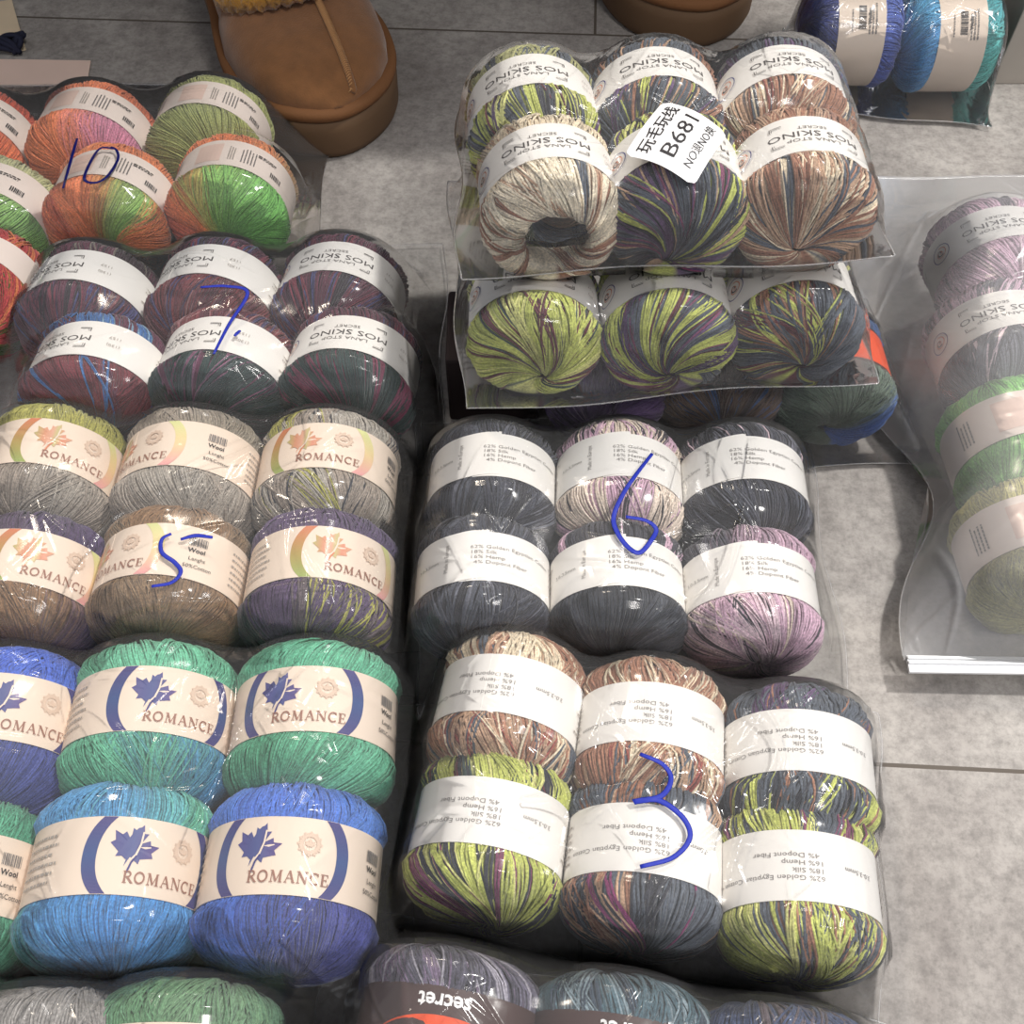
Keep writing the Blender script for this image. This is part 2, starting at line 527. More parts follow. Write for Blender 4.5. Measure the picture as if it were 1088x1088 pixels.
def design_gold(side=True):
    o = []
    for k, s in enumerate(('62% Golden Egyptian Cotton', '18% Silk', '16% Hemp', '4% Dopont Fiber')):
        o += D([text_geo(s, .0037, -.012 + (.002 if k == 3 else 0), .0068 - k * .0040, align='LEFT', sx=1.1)], M_GREY2)
    if side: o += D([text_geo('Made in Europe', .0034, -.0245, 0, rot=math.pi / 2)], M_GREY2)
    o += D([text_geo('3.0-3.5mm', .0036, -.037 if side else -.029, -.001)], M_GREY2)
    o += D(text_rows(.05, 0, .022, 6, .0042, .0012, 14), M_LGREY)
    o += D(text_rows(-.06, 0, .022, 6, .0042, .0012, 15), M_LGREY)
    return o


def design_comp():
    o = []
    o += D([rect_geo(-.019, -.013, -.002, .013, 6)], M_PINKP)
    o += D(text_rows(.0045, 0, .020, 3, .0016, .0008, 20, True), M_LGREY)
    o += D(text_rows(.0155, .0, .022, 5, .0021, .0008, 21, True), M_GREY)
    o += D(text_rows(.029, .006, .016, 2, .0022, .0010, 25), M_BLACK)
    o += D(barcode(.036, -.008, .009, .006, 5), M_BLACK)
    o += D(text_rows(-.037, 0, .022, 4, .0024, .0010, 22, True), M_GREY)
    o += D(text_rows(.07, 0, .022, 6, .0042, .0012, 23), M_LGREY)
    return o


def design_barcode():
    o = []
    o += D(barcode(0, 0, .017, .006, 7), M_BLACK)
    o += D(text_rows(0, .008, .020, 1, .002, .0009, 31) + text_rows(0, -.0085, .024, 3, .0026, .0011, 32), M_GREY)
    o += D([text_geo('Wolle', .004, .0, -.0060, bold=.0001)], M_BLACK)
    return o


def design_secret():
    o = []
    e = arc(0, .004, .030, .0125, 0, 360, 48)
    o.append((np.vstack([[(0, .004)], e[:-1]]), [[0, 1 + k, 1 + (k + 1) % 47] for k in range(47)], M_ORANGE))
    o += D([text_geo('secret', .0085, 0, -.0135, bold=.0002)], M_WHITEP)
    o += D([text_geo('BATIK', .0115, 0, .0040, bold=.0003)], M_WHITEP)
    return o


def design_secret_front():
    o = [(rect_geo(-.05, -.0165, .045, .0165, 24) + (M_ORANGE,))]
    o += D([text_geo('secret', .0085, -.004, -.009, bold=.0002, align='RIGHT')], M_WHITEP)
    return o


DESIGNS = {'mos': design_mos(), 'rainbow': design_romance(False), 'navy': design_romance(True), 'gold': design_gold(), 'gold_plain': design_gold(False),
           'comp': design_comp(), 'code': design_barcode(), 'secret': design_secret(), 'secret_front': design_secret_front()}
_print_cache = {}


def print_mesh(design, R, flip, half, half0=.019, barrel=0.0):
    """bend a flat design round a band of radius R; small prints sit a hair above the paper"""
    key = (design, round(R, 5), flip)
    if key in _print_cache: return _print_cache[key]
    vs, fs, mi, fl, mats = [], [], [], [], []
    off = 0
    ky = half / half0
    for li, (v, f, m) in enumerate(DESIGNS[design]):
        if m not in mats: mats.append(m)
        q = v.copy(); q[:, 1] *= ky
        s = -1 if flip else 1
        if design in ('navy', 'rainbow'): q[:, 0] *= .88
        th = s * q[:, 0] / R; y = s * q[:, 1]
        lift = .00020 + (.00004 * min(li, 10))
        r = R + lift
        vs.append(np.stack([r * np.sin(th), y, r * np.cos(th)], 1)); fl.append(v)
        for face in f:
            fs.append([i + off for i in face]); mi.append(mats.index(m))
        off += len(v)
    V = np.vstack(vs)
    me = fast_mesh('print_' + design, V, fs, mats, smooth=False, mat_idx=mi)
    at = me.attributes.new('flat_pos', 'FLOAT_VECTOR', 'POINT')
    fv = np.zeros((len(V), 3), np.float32); fv[:, :2] = np.vstack(fl)
    at.data.foreach_set('vector', fv.ravel())
    _print_cache[key] = me
    return me


# ------------------------------------------------------------------ yarn balls
PROF = np.array([(0, .955), (.30, .955), (.50, .955), (.57, 1.0), (.68, .985), (.80, .90), (.90, .755), (.965, .56), (1.0, .36), (.995, .22), (.95, .12), (.86, .06)])
PROF_H = np.array([(0, .955), (.30, .955), (.50, .955), (.57, .985), (.68, .975), (.80, .90), (.90, .80), (.97, .68), (1.0, .57), (.97, .47), (.86, .41), (.66, .38)])


def profile(hole, hb=.53):
    P_ = (PROF_H if hole else PROF).copy()
    P_[:, 0] = np.interp(P_[:, 0], [0, .50, .57, 1.0], [0, hb + .01, hb + .075, 1.0])
    d = np.r_[0, np.cumsum(np.hypot(*np.diff(P_, axis=0).T))]
    d /= d[-1]
    def f(t):
        a = np.abs(t)
        # smooth the polyline a little
        y = sum(np.interp(np.clip(a + k, 0, 1), d, P_[:, 0]) for k in (-.03, 0, .03)) / 3
        r = sum(np.interp(np.clip(a + k, 0, 1), d, P_[:, 1]) for k in (-.03, 0, .03)) / 3
        return y * np.sign(t), r
    return f


def top_profile(y, hb=.5):   # outer radius as a function of |y| (0..1)
    ks = np.interp([0, .5, .57, .68, .80, .90, .965, 1.0], [0, .50, .57, 1.0], [0, hb + .01, hb + .075, 1.0])
    return np.interp(np.abs(y), np.r_[ks, 1.04], [.99, .99, 1.0, .985, .90, .755, .56, .38, 0])


def Mx(*items):   # random runs: (rgb, weight, mean run)
    return ('mix', items)


def Sq(*cols):    # runs laid out left to right over the upper side
    return ('seq', cols)


def strand_colors(spec, th, rng):
    n = len(th)
    out = np.zeros((n, 3))
    if spec[0] == 'mix':
        items = spec[1]
        w = np.array([i[1] / i[2] for i in items], float); w /= w.sum()
        k = 0
        while k < n:
            c = items[rng.choice(len(items), p=w)]
            run = max(1, int(rng.exponential(c[2]) + .6))
            base = np.array(lin(*c[0]))
            out[k:k + run] = base
            k += run
    else:
        cols = np.array([lin(*c) for c in spec[1]])
        x = np.clip((th + math.pi / 2) / math.pi, 0, 1) * (len(cols) - 1)
        x = np.clip(x + rng.normal(0, .12, n), 0, len(cols) - 1)
        for c in range(3): out[:, c] = np.interp(x, np.arange(len(cols)), cols[:, c])
    g_ = out.mean(1, keepdims=True)
    out = (g_ + (out - g_) * .84) * rng.uniform(.78, 1.16, n)[:, None]
    return np.clip(out, 0.003, .95)


def strands(th0, R, L, rad, prof, rng, slant, swirl, lift, cf, cb, m=30, wob=.035, t0=-1, t1=1, hb=.53, sh=(0, 0)):
    n = len(th0)
    wph = rng.uniform(0, 6)
    t = np.linspace(t0, t1, m)
    py, pr = prof(t)
    T = np.tile(t, (n, 1))
    th = th0[:, None] + slant * T + swirl * np.sign(T) * np.abs(T) ** 3 + np.clip(.75 - np.abs(T), 0, 1) * 0 + .10 * np.abs(T) * np.sin(2.6 * th0[:, None] + 3.4 * T + wph) + wob * np.sin(T * rng.uniform(2, 6, n)[:, None] + rng.uniform(0, 6, n)[:, None])
    off = (lift + rng.uniform(0, rad * .7, n))[:, None] + .0005 * np.sin(11 * th0[:, None] + 5 * T + wph) + rad * .5 * np.sin(T * rng.uniform(4, 12, n)[:, None] + rng.uniform(0, 6, n)[:, None])
    under = np.clip(1 - (np.abs(py) - hb) / .07, 0, 1)[None, :]       # pressed flat below the label
    off = off * (1 - under) - rad * .6 * under
    dy = np.gradient(py * L / 2, t); dr = np.gradient(pr * R, t)
    ln = np.hypot(dy, dr) + 1e-9
    nr, ny = dy / ln, -dr / ln                                # outward normal in (r, y)
    rr = pr[None, :] * R + off * nr[None, :]
    yy = py[None, :] * L / 2 + off * ny[None, :]
    tr = rad * np.clip(pr / .75, .45, 1)[None, :]
    ring = [(1, 0), (0, 1), (-1, 0), (0, -1)] if rad < .0008 else [(math.cos(a), math.sin(a)) for a in np.linspace(0, 2 * math.pi, 6)[:-1]]
    vs = []
    sT, cT = np.sin(th), np.cos(th)
    for a, b in ring:
        r2 = rr + a * tr * nr[None, :]; y2 = yy + a * tr * ny[None, :]
        x = r2 * sT + b * tr * cT * 1.1
        z = r2 * cT - b * tr * sT * 1.1
        x, z = squash(x, z, t, R, sh)
        vs.append(np.stack([x, y2, z], -1))
    V = np.stack(vs, 2)                       # n, m, k, 3
    k = len(ring)
    base = grid_faces(m, k, wrap=True)
    Fc = (base[None] + (np.arange(n) * m * k)[:, None, None]).reshape(-1, 4)
    Cf = strand_colors(cf, th0 - slant * .7, rng); Cb = strand_colors(cb, th0 + slant * .7, rng)
    col = np.where((t < 0)[None, :, None], Cf[:, None, :], Cb[:, None, :])
    col = np.clip(col * (1 + rng.normal(0, .07, (n, m, 1))), .002, .95)
    col = np.repeat(col[:, :, None, :], k, 2)
    return V.reshape(-1, 3), Fc, col.reshape(-1, 3)


def squash(x, z, t, R, sh):
    """the open end of a ball is a low, crosswise slit rather than a round centred hole"""
    w = np.abs(t) ** 5
    w2 = np.abs(t) ** 12
    return x * (1 + .8 * w2) + sh[0] * R * w, z * (1 - .25 * w2) - sh[1] * R * w


def yarn_mesh(R, L, kind, cf, cb, seed, hole=False, bundles=5, slant=None, hb=.53):
    rng = np.random.default_rng(seed)
    prof = profile(hole, hb)
    sh = (rng.uniform(-.18, .18), rng.uniform(.22, .38)) if not hole else (.05, .12)
    if kind == 'thick':
        sh = (sh[0], sh[1] + (.14 if not hole else 0))
        def fine_(q): return ('mix', [(a, b, max(1, c * .8)) for a, b, c in q[1]]) if q[0] == 'mix' else q
        cf, cb = fine_(cf), fine_(cb)
    rad, n = {'thick': (.00062, 196), 'mid': (.00052, 226), 'fine': (.00046, 250)}[kind]
    rad *= R / .036
    cov = math.radians(150)
    sl = rng.uniform(-.35, .35) if slant is None else slant
    sw = rng.choice([-1, 1]) * rng.uniform(.6, 1.3)
    V, Fc, C = [], [], []
    # solid core
    t = np.linspace(-1, 1, 41); py, pr = prof(t)
    a = np.linspace(0, 2 * math.pi, 49)[:-1]
    cx_, cz_ = squash(np.outer(pr * R * .985, np.sin(a)), np.outer(pr * R * .985, np.cos(a)), t[:, None], R, sh)
    cv = np.stack([cx_, np.outer(py * L / 2 * .985, np.ones_like(a)), cz_], -1)
    thc = ((a + math.pi) % (2 * math.pi)) - math.pi
    cF = strand_colors(cf, np.sort(thc), rng)[np.argsort(np.argsort(thc))]; cB = strand_colors(cb, np.sort(thc), rng)[np.argsort(np.argsort(thc))]
    cc = np.where((t < 0)[:, None, None], cF[None], cB[None])
    V.append(cv.reshape(-1, 3)); Fc.append(grid_faces(41, 48, wrap=True)[:, ::-1]); C.append(cc.reshape(-1, 3))
    off = len(V[0])
    def add(args):
        nonlocal off
        v, f, c = args
        V.append(v); Fc.append(f + off); C.append(c); off += len(v)
    th = np.sort(rng.uniform(-cov, cov, n) * .35 + np.linspace(-cov, cov, n) * .65) if False else np.linspace(-cov, cov, n) + rng.normal(0, cov / n * .35, n)
    add(strands(th, R, L, rad, prof, rng, sl, sw, 0, cf, cb, hb=hb, sh=sh))
    for b in range(bundles):   # wound-over bundles crossing the base layer
        c0 = rng.uniform(-1.5, 1.5); wd = rng.uniform(.15, .6)
        nb = max(8, int(n * wd / (2 * cov)))
        thb = c0 + np.linspace(-wd / 2, wd / 2, nb)
        sl2 = sl + rng.choice([-1, 1]) * rng.uniform(.5, 1.1)
        cfb, cbb = cf, cb
        add(strands(thb, R, L, rad, prof, rng, sl2, sw + rng.uniform(-.7, .7), rad * 1.2, cfb, cbb, hb=hb, sh=sh, wob=.06))
    if hole:                  # the inner coil seen through the open end
        pc = lambda t: (t * .62, .36 + 0 * t)
        th = np.linspace(-math.pi, math.pi, 60)
        add(strands(th, R, L, rad, lambda t: (t * .70, np.full_like(t, .30)), rng, 3.0, 0, 0, hole, hole))
    return fast_mesh('yarn', np.vstack(V), np.vstack(Fc), M_YARN, colors=np.vstack(C))


_band_cache = {}


def band_mesh(R, half, mat, skew=0.0):
    key = (round(R, 5), round(half, 5), mat.name, skew)
    if key in _band_cache: return _band_cache[key]
    n = 112
    a0 = math.radians(-28)
    th = np.linspace(a0, a0 + 2 * math.pi + math.radians(24), n)
    lap = np.clip((th - (a0 + 2 * math.pi - .15)) / .15, 0, 1)
    rr = R + 0.00042 * (0 * th) - .00045 * (1 - lap) * 0 - np.where(th < a0 + .6, .0005 * (1 - (th - a0) / .6), 0)
    ysh = skew * np.clip((th - (a0 + 2 * math.pi - .1)) / .5, 0, 1)
    prof_y = np.array([-1, -.97, -.5, 0, .5, .97, 1]); dr = np.array([.0000, .0002, .0006, .0006, .0006, .0002, .0000]) - .0006
    rows = []
    for o, yy in ((1, prof_y), (0, prof_y[::-1])):
        for j, y in enumerate(yy):
            k = j if o else len(prof_y) - 1 - j
            r = rr - (0 if o else .00025)
            rows.append(np.stack([r * np.sin(th), y * half + ysh, r * np.cos(th)], -1))
    V = np.stack(rows, 1)          # n, 14, 3
    m = V.shape[1]
    f = grid_faces(n, m, wrap=True)
    caps = [list(range(m)), list(range((n - 1) * m, n * m))[::-1]]
    V = V.reshape(-1, 3)
    faces = [list(q) for q in f] + caps
    me = fast_mesh('label_band', V, faces, mat, smooth=False)
    for p in me.polygons: p.use_smooth = len(p.vertices) == 4
    try: me.set_sharp_from_angle(angle=math.radians(40))
    except Exception: pass
    _band_cache[key] = me
    return me


def ball(px, py, D_, L, label, group, kind, cf, cb, design, paper, flip=False, phase=0.0, yaw=0.0, tilt=-6, base=0.0, sz=.95,
         hole=False, half=.0190, bundles=5, seed=None, skew=0.0, slant=None, roll=0.0):
    R = D_ / 2
    zc = base + R * sz + .001 + abs(math.sin(math.radians(tilt))) * L * .10
    c = P(px, py, zc)
    rot = Euler((math.radians(tilt), math.radians(roll), math.radians(yaw)), 'XYZ')
    e = empty('yarn_ball', c, rot, (1, 1, sz))
    tag(e, label, 'yarn ball', group)
    seed = seed if seed is not None else int(abs(px) * 7 + abs(py) * 13 + 5)
    y = link(bpy.data.objects.new('yarn', yarn_mesh(R, L, kind, cf, cb, seed, hole, bundles, slant, half / (L / 2))), e)
    Rb = R * .985
    b = link(bpy.data.objects.new('label_band', band_mesh(Rb, half, paper, skew)), e)
    b.rotation_euler = (0, math.radians(phase), 0)
    if design:
        p = link(bpy.data.objects.new('print', print_mesh(design, Rb, flip, half)), b)
    return dict(c=c, R=R, L=L, yaw=math.radians(yaw), tilt=math.radians(tilt), sz=sz, obj=e, hb=half / (L / 2))


# ------------------------------------------------------------------ bags of film
def draped(corners, z0, balls, nu=281, nv=251, seed=0, creases=40, edge_z=None, clear=.0026, bowl=0.0, peaks=(), folds=(), notch=None):
    """clear film laid tight over the balls and pinned along the bag's welded rim.
    corners: four world points (back left, back right, front right, front left)."""
    rng = np.random.default_rng(seed)
    bl, br, fr, fl = [np.array(c)[:2] for c in corners]
    u = np.linspace(0, 1, nu)[:, None, None]; v = np.linspace(0, 1, nv)[None, :, None]
    XY = (1 - u) * (1 - v) * fl + u * (1 - v) * fr + u * v * br + (1 - u) * v * bl
    # a slightly uneven rim
    uu, vv = u[..., 0], v[..., 0]
    wob = .0022
    XY = XY.copy()
    XY[..., 0] += wob * np.sin(vv * 11 + seed) * (1 - np.abs(2 * uu - 1) * 0) + 0 * uu
    XY[..., 1] += wob * np.sin(uu * 9 + seed * 2)
    if notch:                   # the bag's slack left side is drawn in here
        for cv, wv, am in notch:
            XY[..., 0] += am * (1 - uu) ** 2 * np.exp(-((vv - cv) / wv) ** 2)
    X, Y = XY[..., 0], XY[..., 1]
    obs = np.full(X.shape, z0 + .0015)
    for b in balls:
        dx, dy = X - b['c'].x, Y - b['c'].y
        c, s = math.cos(b['yaw']), math.sin(b['yaw'])
        lx, ly = dx * c + dy * s, -dx * s + dy * c
        sn, cs = math.sin(b['tilt']), math.cos(b['tilt'])
        for kz, lim in ((0, .45), (.5, .8), (1.0, 9)):
            l2 = (ly + b['R'] * b['sz'] * sn * kz) / cs
            end = b['L'] / 2 + clear
            q = np.clip(np.abs(l2) - clear, 0, None) / (b['L'] / 2)
            r = top_profile(q, b['hb']) * b['R'] + clear
            inside = (np.abs(l2) < end) & (np.abs(lx) < r)
            z = b['c'].z + np.minimum(l2 * sn + b['sz'] * np.sqrt(np.maximum(0, r * r - lx * lx)), lim * b['R'])
            obs = np.where(inside, np.maximum(obs, z), obs)
    for (a, bb, hh, ww) in peaks:
        obs = np.maximum(obs, z0 + hh * np.clip(1 - np.hypot((uu - a), (vv - bb)) / ww, 0, 1))
    if edge_z is None: edge_z = [z0 + .003] * 4
    ebl, ebr, efr, efl = edge_z
    pin = (1 - uu) * (1 - vv) * efl + uu * (1 - vv) * efr + uu * vv * ebr + (1 - uu) * vv * ebl
    h = np.maximum(obs, pin)
    mask = np.zeros(h.shape, bool); mask[0] = mask[-1] = True; mask[:, 0] = mask[:, -1] = True
    def relax(h, obs, pin, mask, its):
        for it in range(its):
            a = h.copy()
            a[1:-1, 1:-1] = (h[:-2, 1:-1] + h[2:, 1:-1] + h[1:-1, :-2] + h[1:-1, 2:]) / 4
            h = np.maximum(obs, a)
            h[mask] = pin[mask]
        return h
    hc = relax(h[::2, ::2], obs[::2, ::2], pin[::2, ::2], mask[::2, ::2], 450)
    ic, jc = np.arange(hc.shape[0]) * 2, np.arange(hc.shape[1]) * 2
    t1_ = np.stack([np.interp(np.arange(nv), jc, row) for row in hc])
    hf = np.stack([np.interp(np.arange(nu), ic, t1_[:, j]) for j in range(nv)], 1)
    h = relax(np.maximum(hf, obs), obs, pin, mask, 40)
    W = np.hypot(*(br - bl)); Dp = np.hypot(*(bl - fl))
    pu, pv = uu * W, vv * Dp
    cre = np.zeros(h.shape)
    edge = np.minimum(np.minimum(uu, 1 - uu) * W, np.minimum(vv, 1 - vv) * Dp)
    for k in range(creases):
        cx, cy = rng.uniform(0, W), rng.uniform(0, Dp)
        an = rng.uniform(0, math.pi); ln = rng.uniform(.02, .09); wd = rng.uniform(.0009, .0022); am = rng.uniform(.0003, .0009)
        dx, dy = math.cos(an), math.sin(an)
        al = (pu - cx) * dx + (pv - cy) * dy
        pe = -(pu - cx) * dy + (pv - cy) * dx + .004 * np.sin(al * 60 + k)
        cre = np.maximum(cre, am * np.clip(1 - np.abs(pe) / wd, 0, 1) * np.clip(1 - (al / ln) ** 2, 0, 1))
    for fold in folds:          # long folds and back seams of the bag, standing up as sharp ridges
        zf = float(np.quantile(h, .75))
        pts = [P(x, y, zf) for x, y in smooth_path(fold, 10)]
        dd = np.full(h.shape, 9.0)
        for a_, b_ in zip(pts[:-1], pts[1:]):
            ab = np.array([b_.x - a_.x, b_.y - a_.y]); l2 = ab @ ab + 1e-12
            tt = np.clip(((X - a_.x) * ab[0] + (Y - a_.y) * ab[1]) / l2, 0, 1)
            dd = np.minimum(dd, np.hypot(X - a_.x - tt * ab[0], Y - a_.y - tt * ab[1]))
        cre = np.maximum(cre, .0022 * np.clip(1 - dd / .0017, 0, 1))
    h = h + cre * np.clip(edge / .006, 0, 1)
    return XY, h


class Film:
    def __init__(self, XY, h): self.X, self.Y, self.h = XY[..., 0], XY[..., 1], h
    def z(self, x, y):
        i = np.argmin((self.X - x) ** 2 + (self.Y - y) ** 2)
        return float(self.h.ravel()[i])
    def hit(self, px, py, lift=.0):
        for h in np.arange(float(self.h.max()) + .004, 0, -.0005):
            p = P(px, py, h)
            if h <= self.z(p.x, p.y) + lift: break
        return P(px, py, h)


def bag(corner_px, z0, balls, label, seed, mat=None, group='clear bags of yarn balls', zc=None, fit=False, **kw):
    zc = zc or [z0 + .004] * 4
    cs = [P(x, y, z) for (x, y), z in zip(corner_px, zc)]
    # rectangle of film that reaches round every ball in the bag
    ax = (cs[1] - cs[0]); ax.z = 0; ax.normalize(); ay = Vector((-ax.y, ax.x, 0))
    ext = [] if fit else [(c.dot(ax), c.dot(ay)) for c in cs]
    for b in balls:
        for sx in (-1, 1):
            for sy in (-1, 1):
                d = Vector((math.cos(b['yaw']), math.sin(b['yaw']), 0)) * sx * (b['R'] + (.003 if fit else .008)) + Vector((-math.sin(b['yaw']), math.cos(b['yaw']), 0)) * sy * (b['L'] / 2 + (.003 if fit else .007))
                q = b['c'] + d
                ext.append((q.dot(ax), q.dot(ay)))
    x0_, x1_ = min(e_[0] for e_ in ext), max(e_[0] for e_ in ext)
    y0_, y1_ = min(e_[1] for e_ in ext), max(e_[1] for e_ in ext)
    cs = [ax * a_ + ay * b_ + Vector((0, 0, z_)) for (a_, b_), z_ in zip(((x0_, y1_), (x1_, y1_), (x1_, y0_), (x0_, y0_)), zc)]
    XY, h = draped(cs, z0, balls, seed=seed, edge_z=zc, **kw)
    nu, nv = h.shape
    V = np.concatenate([XY.reshape(-1, 2), h.reshape(-1, 1)], 1)
    Fc = grid_faces(nu, nv)[:, ::-1]
    # under side of the bag: coarse grid welded below the rim
    iu, iv = np.linspace(0, nu - 1, 8).astype(int), np.linspace(0, nv - 1, 8).astype(int)
    lo = XY[np.ix_(iu, iv)].reshape(-1, 2)
    pinlo = h[np.ix_(iu, iv)].reshape(8, 8).copy()
    pinlo[1:-1, 1:-1] = z0 + .0006
    V2 = np.concatenate([lo, pinlo.reshape(-1, 1) - .0004], 1)
    F2 = grid_faces(8, 8, off=len(V))
    me = fast_mesh('plastic_bag', np.vstack([V, V2]), np.vstack([Fc, F2]), mat or M_FILM)
    ctr = V.mean(0); ctr[2] = z0
    me.transform(Matrix.Translation(-Vector(ctr)))
    o = bpy.data.objects.new('plastic_bag', me)
    link(o); o.location = ctr
    tag(o, label, 'plastic bag', group)
    # welded rim all round
    B = np.concatenate([V.reshape(nu, nv, 3)[:, 0], V.reshape(nu, nv, 3)[-1, 1:], V.reshape(nu, nv, 3)[-2::-1, -1], V.reshape(nu, nv, 3)[0, -2::-1]])[::3] - ctr
    v_, f_ = tube([Vector(q) for q in B], .00045, 5)
    link(bpy.data.objects.new('welded_rim', fast_mesh('welded_rim', v_, f_, M_RIMFILM)), o)
    fm = Film(XY, h)
    fm.obj = o; fm.ctr = Vector(ctr); fm.cs = cs
    return fm


def smooth_path(pts, n=8):
    pts = [np.array(p, float) for p in pts]
    if len(pts) == 2: return [pts[0] + (pts[1] - pts[0]) * k / n for k in range(n + 1)]
    out = []
    q = [2 * pts[0] - pts[1]] + pts + [2 * pts[-1] - pts[-2]]
    for i in range(1, len(q) - 2):
        for k in range(n):
            t = k / n
            out.append(.5 * ((2 * q[i]) + (-q[i - 1] + q[i + 1]) * t + (2 * q[i - 1] - 5 * q[i] + 4 * q[i + 1] - q[i + 2]) * t ** 2 + (-q[i - 1] + 3 * q[i] - 3 * q[i + 1] + q[i + 2]) * t ** 3))
    out.append(pts[-1])
    return out


def tube(points, rad, k=6, flatten=1.0):
    """closed tube along 3-D points; rad scalar or list"""
    p = np.array([tuple(q) for q in points], float)
    m = len(p)
    d = np.gradient(p, axis=0); d /= np.linalg.norm(d, axis=1)[:, None] + 1e-12
    up = np.array([0, 0, 1.0])
    s = np.cross(d, up); s /= np.linalg.norm(s, axis=1)[:, None] + 1e-9
    n = np.cross(s, d)
    rad = np.ones(m) * rad
    V = []
    for j in range(k):
        a = 2 * math.pi * j / k
        V.append(p + s * (rad * math.cos(a))[:, None] + n * (rad * flatten * math.sin(a))[:, None])
    V = np.stack(V, 1).reshape(-1, 3)
    f = [list(q) for q in grid_faces(m, k, wrap=True)]
    f += [list(range(k))[::-1], list(range((m - 1) * k, m * k))]
    return V, f


def ink(film, strokes, mat, rad=.0011, name='ink_number', label=None):
    V, Fs, off = [], [], 0
    for s in strokes:
        path = smooth_path(s, 7)
        zs = np.array([film.hit(x, y, .0006).z for x, y in path])
        zs = np.maximum(np.convolve(np.pad(zs, 2, mode='edge'), np.ones(5) / 5, 'valid'), zs)
        pts = [P(x, y, z) - film.ctr for (x, y), z in zip(path, zs)]
        v, f = tube(pts, rad * (.62 + .4 * np.sin(np.linspace(.25, 2.9, len(pts)))), 8, .25)
        V.append(v); Fs += [[i + off for i in q] for q in f]; off += len(v)
    o = bpy.data.objects.new(name, fast_mesh(name, np.vstack(V), Fs, mat))
    link(o, film.obj)
    if label: o['label'] = label
    return o


# ------------------------------------------------------------------ the setting
SEAM_ROT = math.radians(-3.0)
sx_, sy_ = P(631, 20, 0).x, P(631, 36, 0).y
M_FLOOR = floor_material()
gv = np.array([(x, y, 0) for x in np.linspace(-3, 3, 13) for y in np.linspace(-2.4, 4, 13)], float)
floor = bpy.data.objects.new('floor', fast_mesh('floor', gv, grid_faces(13, 13)[:, ::-1], M_FLOOR))
floor.location = (sx_, P(631, 37, 0).y, 0)
floor.rotation_euler = (0, 0, SEAM_ROT)
link(floor); tag(floor, kind='structure')

# ------------------------------------------------------------------ colours
LIME = (192, 200, 84); LIME2 = (214, 214, 120); SLATE = (84, 92, 104); CHAR = (52, 54, 64); DKGR = (58, 76, 74)
RUST = (164, 112, 84); TAN = (190, 152, 120); CREAM = (224, 206, 174); MAG = (132, 56, 96); VIO = (96, 68, 110); MAROON = (104, 44, 56)
BRICK = (150, 72, 60); LILAC = (206, 166, 188); PINKW = (226, 196, 206)
variL = Mx((LIME, 8, 5), (LIME2, 2, 2), (CHAR, 2.4, 1.5), (MAROON, .9, 1.2), (DKGR, 1.6, 1.6))
variL2 = Mx((LIME, 5, 4), (SLATE, 4, 5), (MAROON, 1, 1.5), (LIME2, 1.5, 2), (VIO, .6, 1.5), (CHAR, 2, 2))
variS = Mx((SLATE, 6, 5), (CHAR, 3, 3), (RUST, 2, 2), (VIO, 1.5, 2.5), (TAN, .8, 1), (LIME, .8, 1.5))
variSV = Mx((SLATE, 5, 5), (VIO, 2.5, 3), (MAG, 1.2, 1.5), (CHAR, 3, 3), (LIME, 1.4, 2.5))
variR = Mx((RUST, 7, 6), (TAN, 3, 3), (SLATE, 1.6, 2), (CREAM, 1.5, 1.5), (BRICK, 1, 2))
variC = Mx(((232, 218, 190), 12, 14), (TAN, 1.6, 2), (RUST, 1.4, 3), (SLATE, .25, 1))
charc = Mx(((58, 60, 72), 8, 8), ((72, 76, 88), 3, 3), ((96, 98, 110), 1, 1.2), ((44, 44, 52), 3, 4))
charl = Mx(((70, 72, 84), 6, 6), ((104, 104, 116), 3, 2), (PINKW, 1.3, 1.4), ((50, 50, 60), 3, 3))
pinks = Mx((LILAC, 9, 7), (PINKW, 3, 3), ((66, 62, 72), 1.5, 1.3), ((226, 208, 190), .8, 2))
plum = Mx(((92, 40, 62), 6, 5), ((70, 34, 58), 4, 4), ((122, 48, 66), 2, 2), ((66, 66, 118), 1, 1.3), ((44, 34, 44), 2, 3))
plumr = Mx(((118, 48, 56), 6, 5), ((92, 40, 56), 4, 4), ((70, 60, 104), 1, 1.3), ((150, 96, 100), .6, 1))
blup = Mx(((46, 104, 168), 6, 7), ((36, 70, 130), 2, 3), ((98, 46, 72), 4, 4), ((120, 160, 190), .7, 1))
bgrn = Mx(((38, 60, 58), 7, 9), ((100, 44, 74), 2, 3), ((60, 76, 78), 2, 2), ((130, 80, 110), .6, 1))

CO = 'Cotton'
MOSK = dict(design='mos', paper=M_PAPER_W, flip=True)
GOLD = dict(design='gold', paper=M_PAPER_W)
